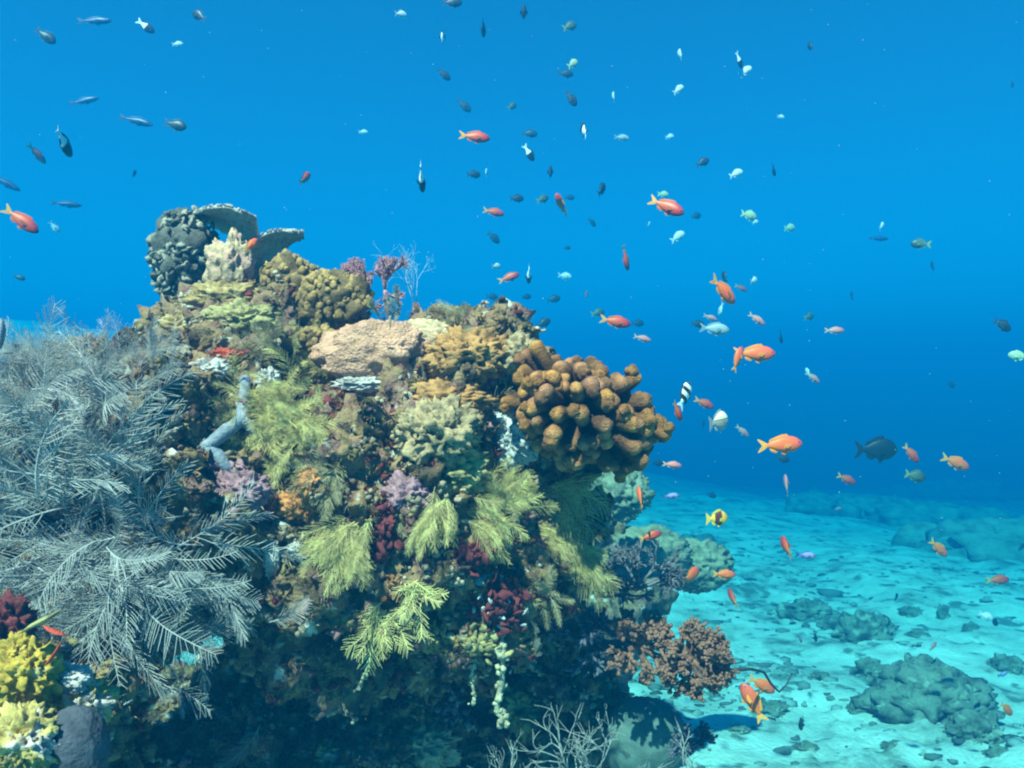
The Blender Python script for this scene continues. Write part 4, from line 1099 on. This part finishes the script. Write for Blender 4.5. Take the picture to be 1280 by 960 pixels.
 (1139, 567, 30, -48, 'red', 8, 'orange-red fish diving before the large black fish'),
 (1144, 595, 29, -14, 'olive', 8, 'dark blue and olive fish below the diving orange-red one'),
 (1194, 578, 40, -22, 'orange', 6, 'long orange fish right of the large black fish', None, 1.4),
 (1189, 481, 13, -20, 'dark', 25, 'small dark blue fish above the long orange fish', None, 1.3),
 (1058, 599, 28, -25, 'red', 10, 'red fish below and left of the large black fish', None, 1.2),
 (1048, 636, 11, 0, 'pink', 30, 'faint pink speck over the far reef patch', None, 1.5),
 (983, 606, 24, 78, 'pink', 45, 'upright reddish grey fish under the largest orange fish', None, 1.3),
 (840, 581, 26, -8, 'pink', 15, 'pale pink fish just under the knobbly brown coral', 2.2),
 (822, 579, 15, 0, 'dark', 25, 'faint dark fish left of the pale pink one'),
 (838, 620, 24, 2, 'violet', 10, 'violet-blue fish over the bright water right of the rock'),
 (889, 619, 14, -18, 'dark', 20, 'faint dark fish right of the violet-blue one', None, 1.3),
 (896, 648, 30, 0, 'banded', 20, 'orange fish with a dark middle band and yellow fins'),
 (983, 684, 16, 80, 'red', 70, 'dark red fish seen head-on over the bright sand'),
 (1007, 694, 28, -8, 'violet', 10, 'violet fish beside the head-on dark red fish'),
 (813, 670, 30, 14, 'red', 10, 'red fish over the hazy rounded corals', 1.75),
 (863, 720, 30, 15, 'orange', 50, 'orange fish with yellow fins before the outermost rounded coral', 1.9),
 (905, 718, 30, -5, 'orange', 8, 'orange fish at the right side of the outermost rounded coral', 2.1),
 (846, 726, 20, 200, 'dark', 20, 'dark fish behind the yellow-finned orange fish', 2.0),
 (916, 748, 15, 100, 'red', 65, 'small dark reddish fish over the sand below the orange pair'),
 (800, 622, 26, 95, 'orange', 40, 'blurred orange-brown fish before the hazy green coral', 1.7),
 (755, 726, 22, 120, 'orange', 25, 'small orange and yellow fish before the wispy grey-violet coral', 1.33),
 # lower right
 (1173, 685, 32, -42, 'orange', 8, 'salmon fish diving over the far reef patch', None, 1.2),
 (1158, 670, 14, -60, 'dark', 30, 'faint dark fish at the tail of the diving salmon fish', None, 1.3),
 (1247, 725, 32, 0, 'red', 8, 'level red fish near the right edge over the far reef', None, 1.2),
 (1277, 684, 13, 30, 'dark', 20, 'dark fish cut by the right edge over the far reef'),
 (1232, 770, 22, -25, 'pale', 10, 'white and dark fish below the level red one'),
 (1243, 777, 16, -40, 'dark', 20, 'dark fish overlapping the white one near the right edge'),
 (1166, 808, 17, 20, 'pink', 40, 'small pinkish red fish above the dark rounded mound'),
 (1120, 747, 11, 40, 'dark', 40, 'tiny dark fish over the pale far sand'),
 (1253, 843, 17, 5, 'violet', 25, 'violet fish near the right edge beside the mound'),
 (1258, 886, 28, -42, 'orange', 20, 'dull orange fish right of the dark rounded mound'),
 (1002, 904, 20, -88, 'dark', 40, 'dark blue head-down fish low over the bright sand'),
 (1019, 796, 15, -60, 'dark', 35, 'small dark fish close over the rubble ridge'),
 (1000, 799, 14, -50, 'pink', 35, 'faint reddish fish left of the small dark one over the ridge'),
 (952, 856, 40, -30, 'orange', 8, 'upper of two paired orange fish over the bright sand'),
 (941, 878, 52, 118, 'orange', 10, 'lower of two paired orange fish, tail down and yellow'),
]
for row in FISH: fish(*row)
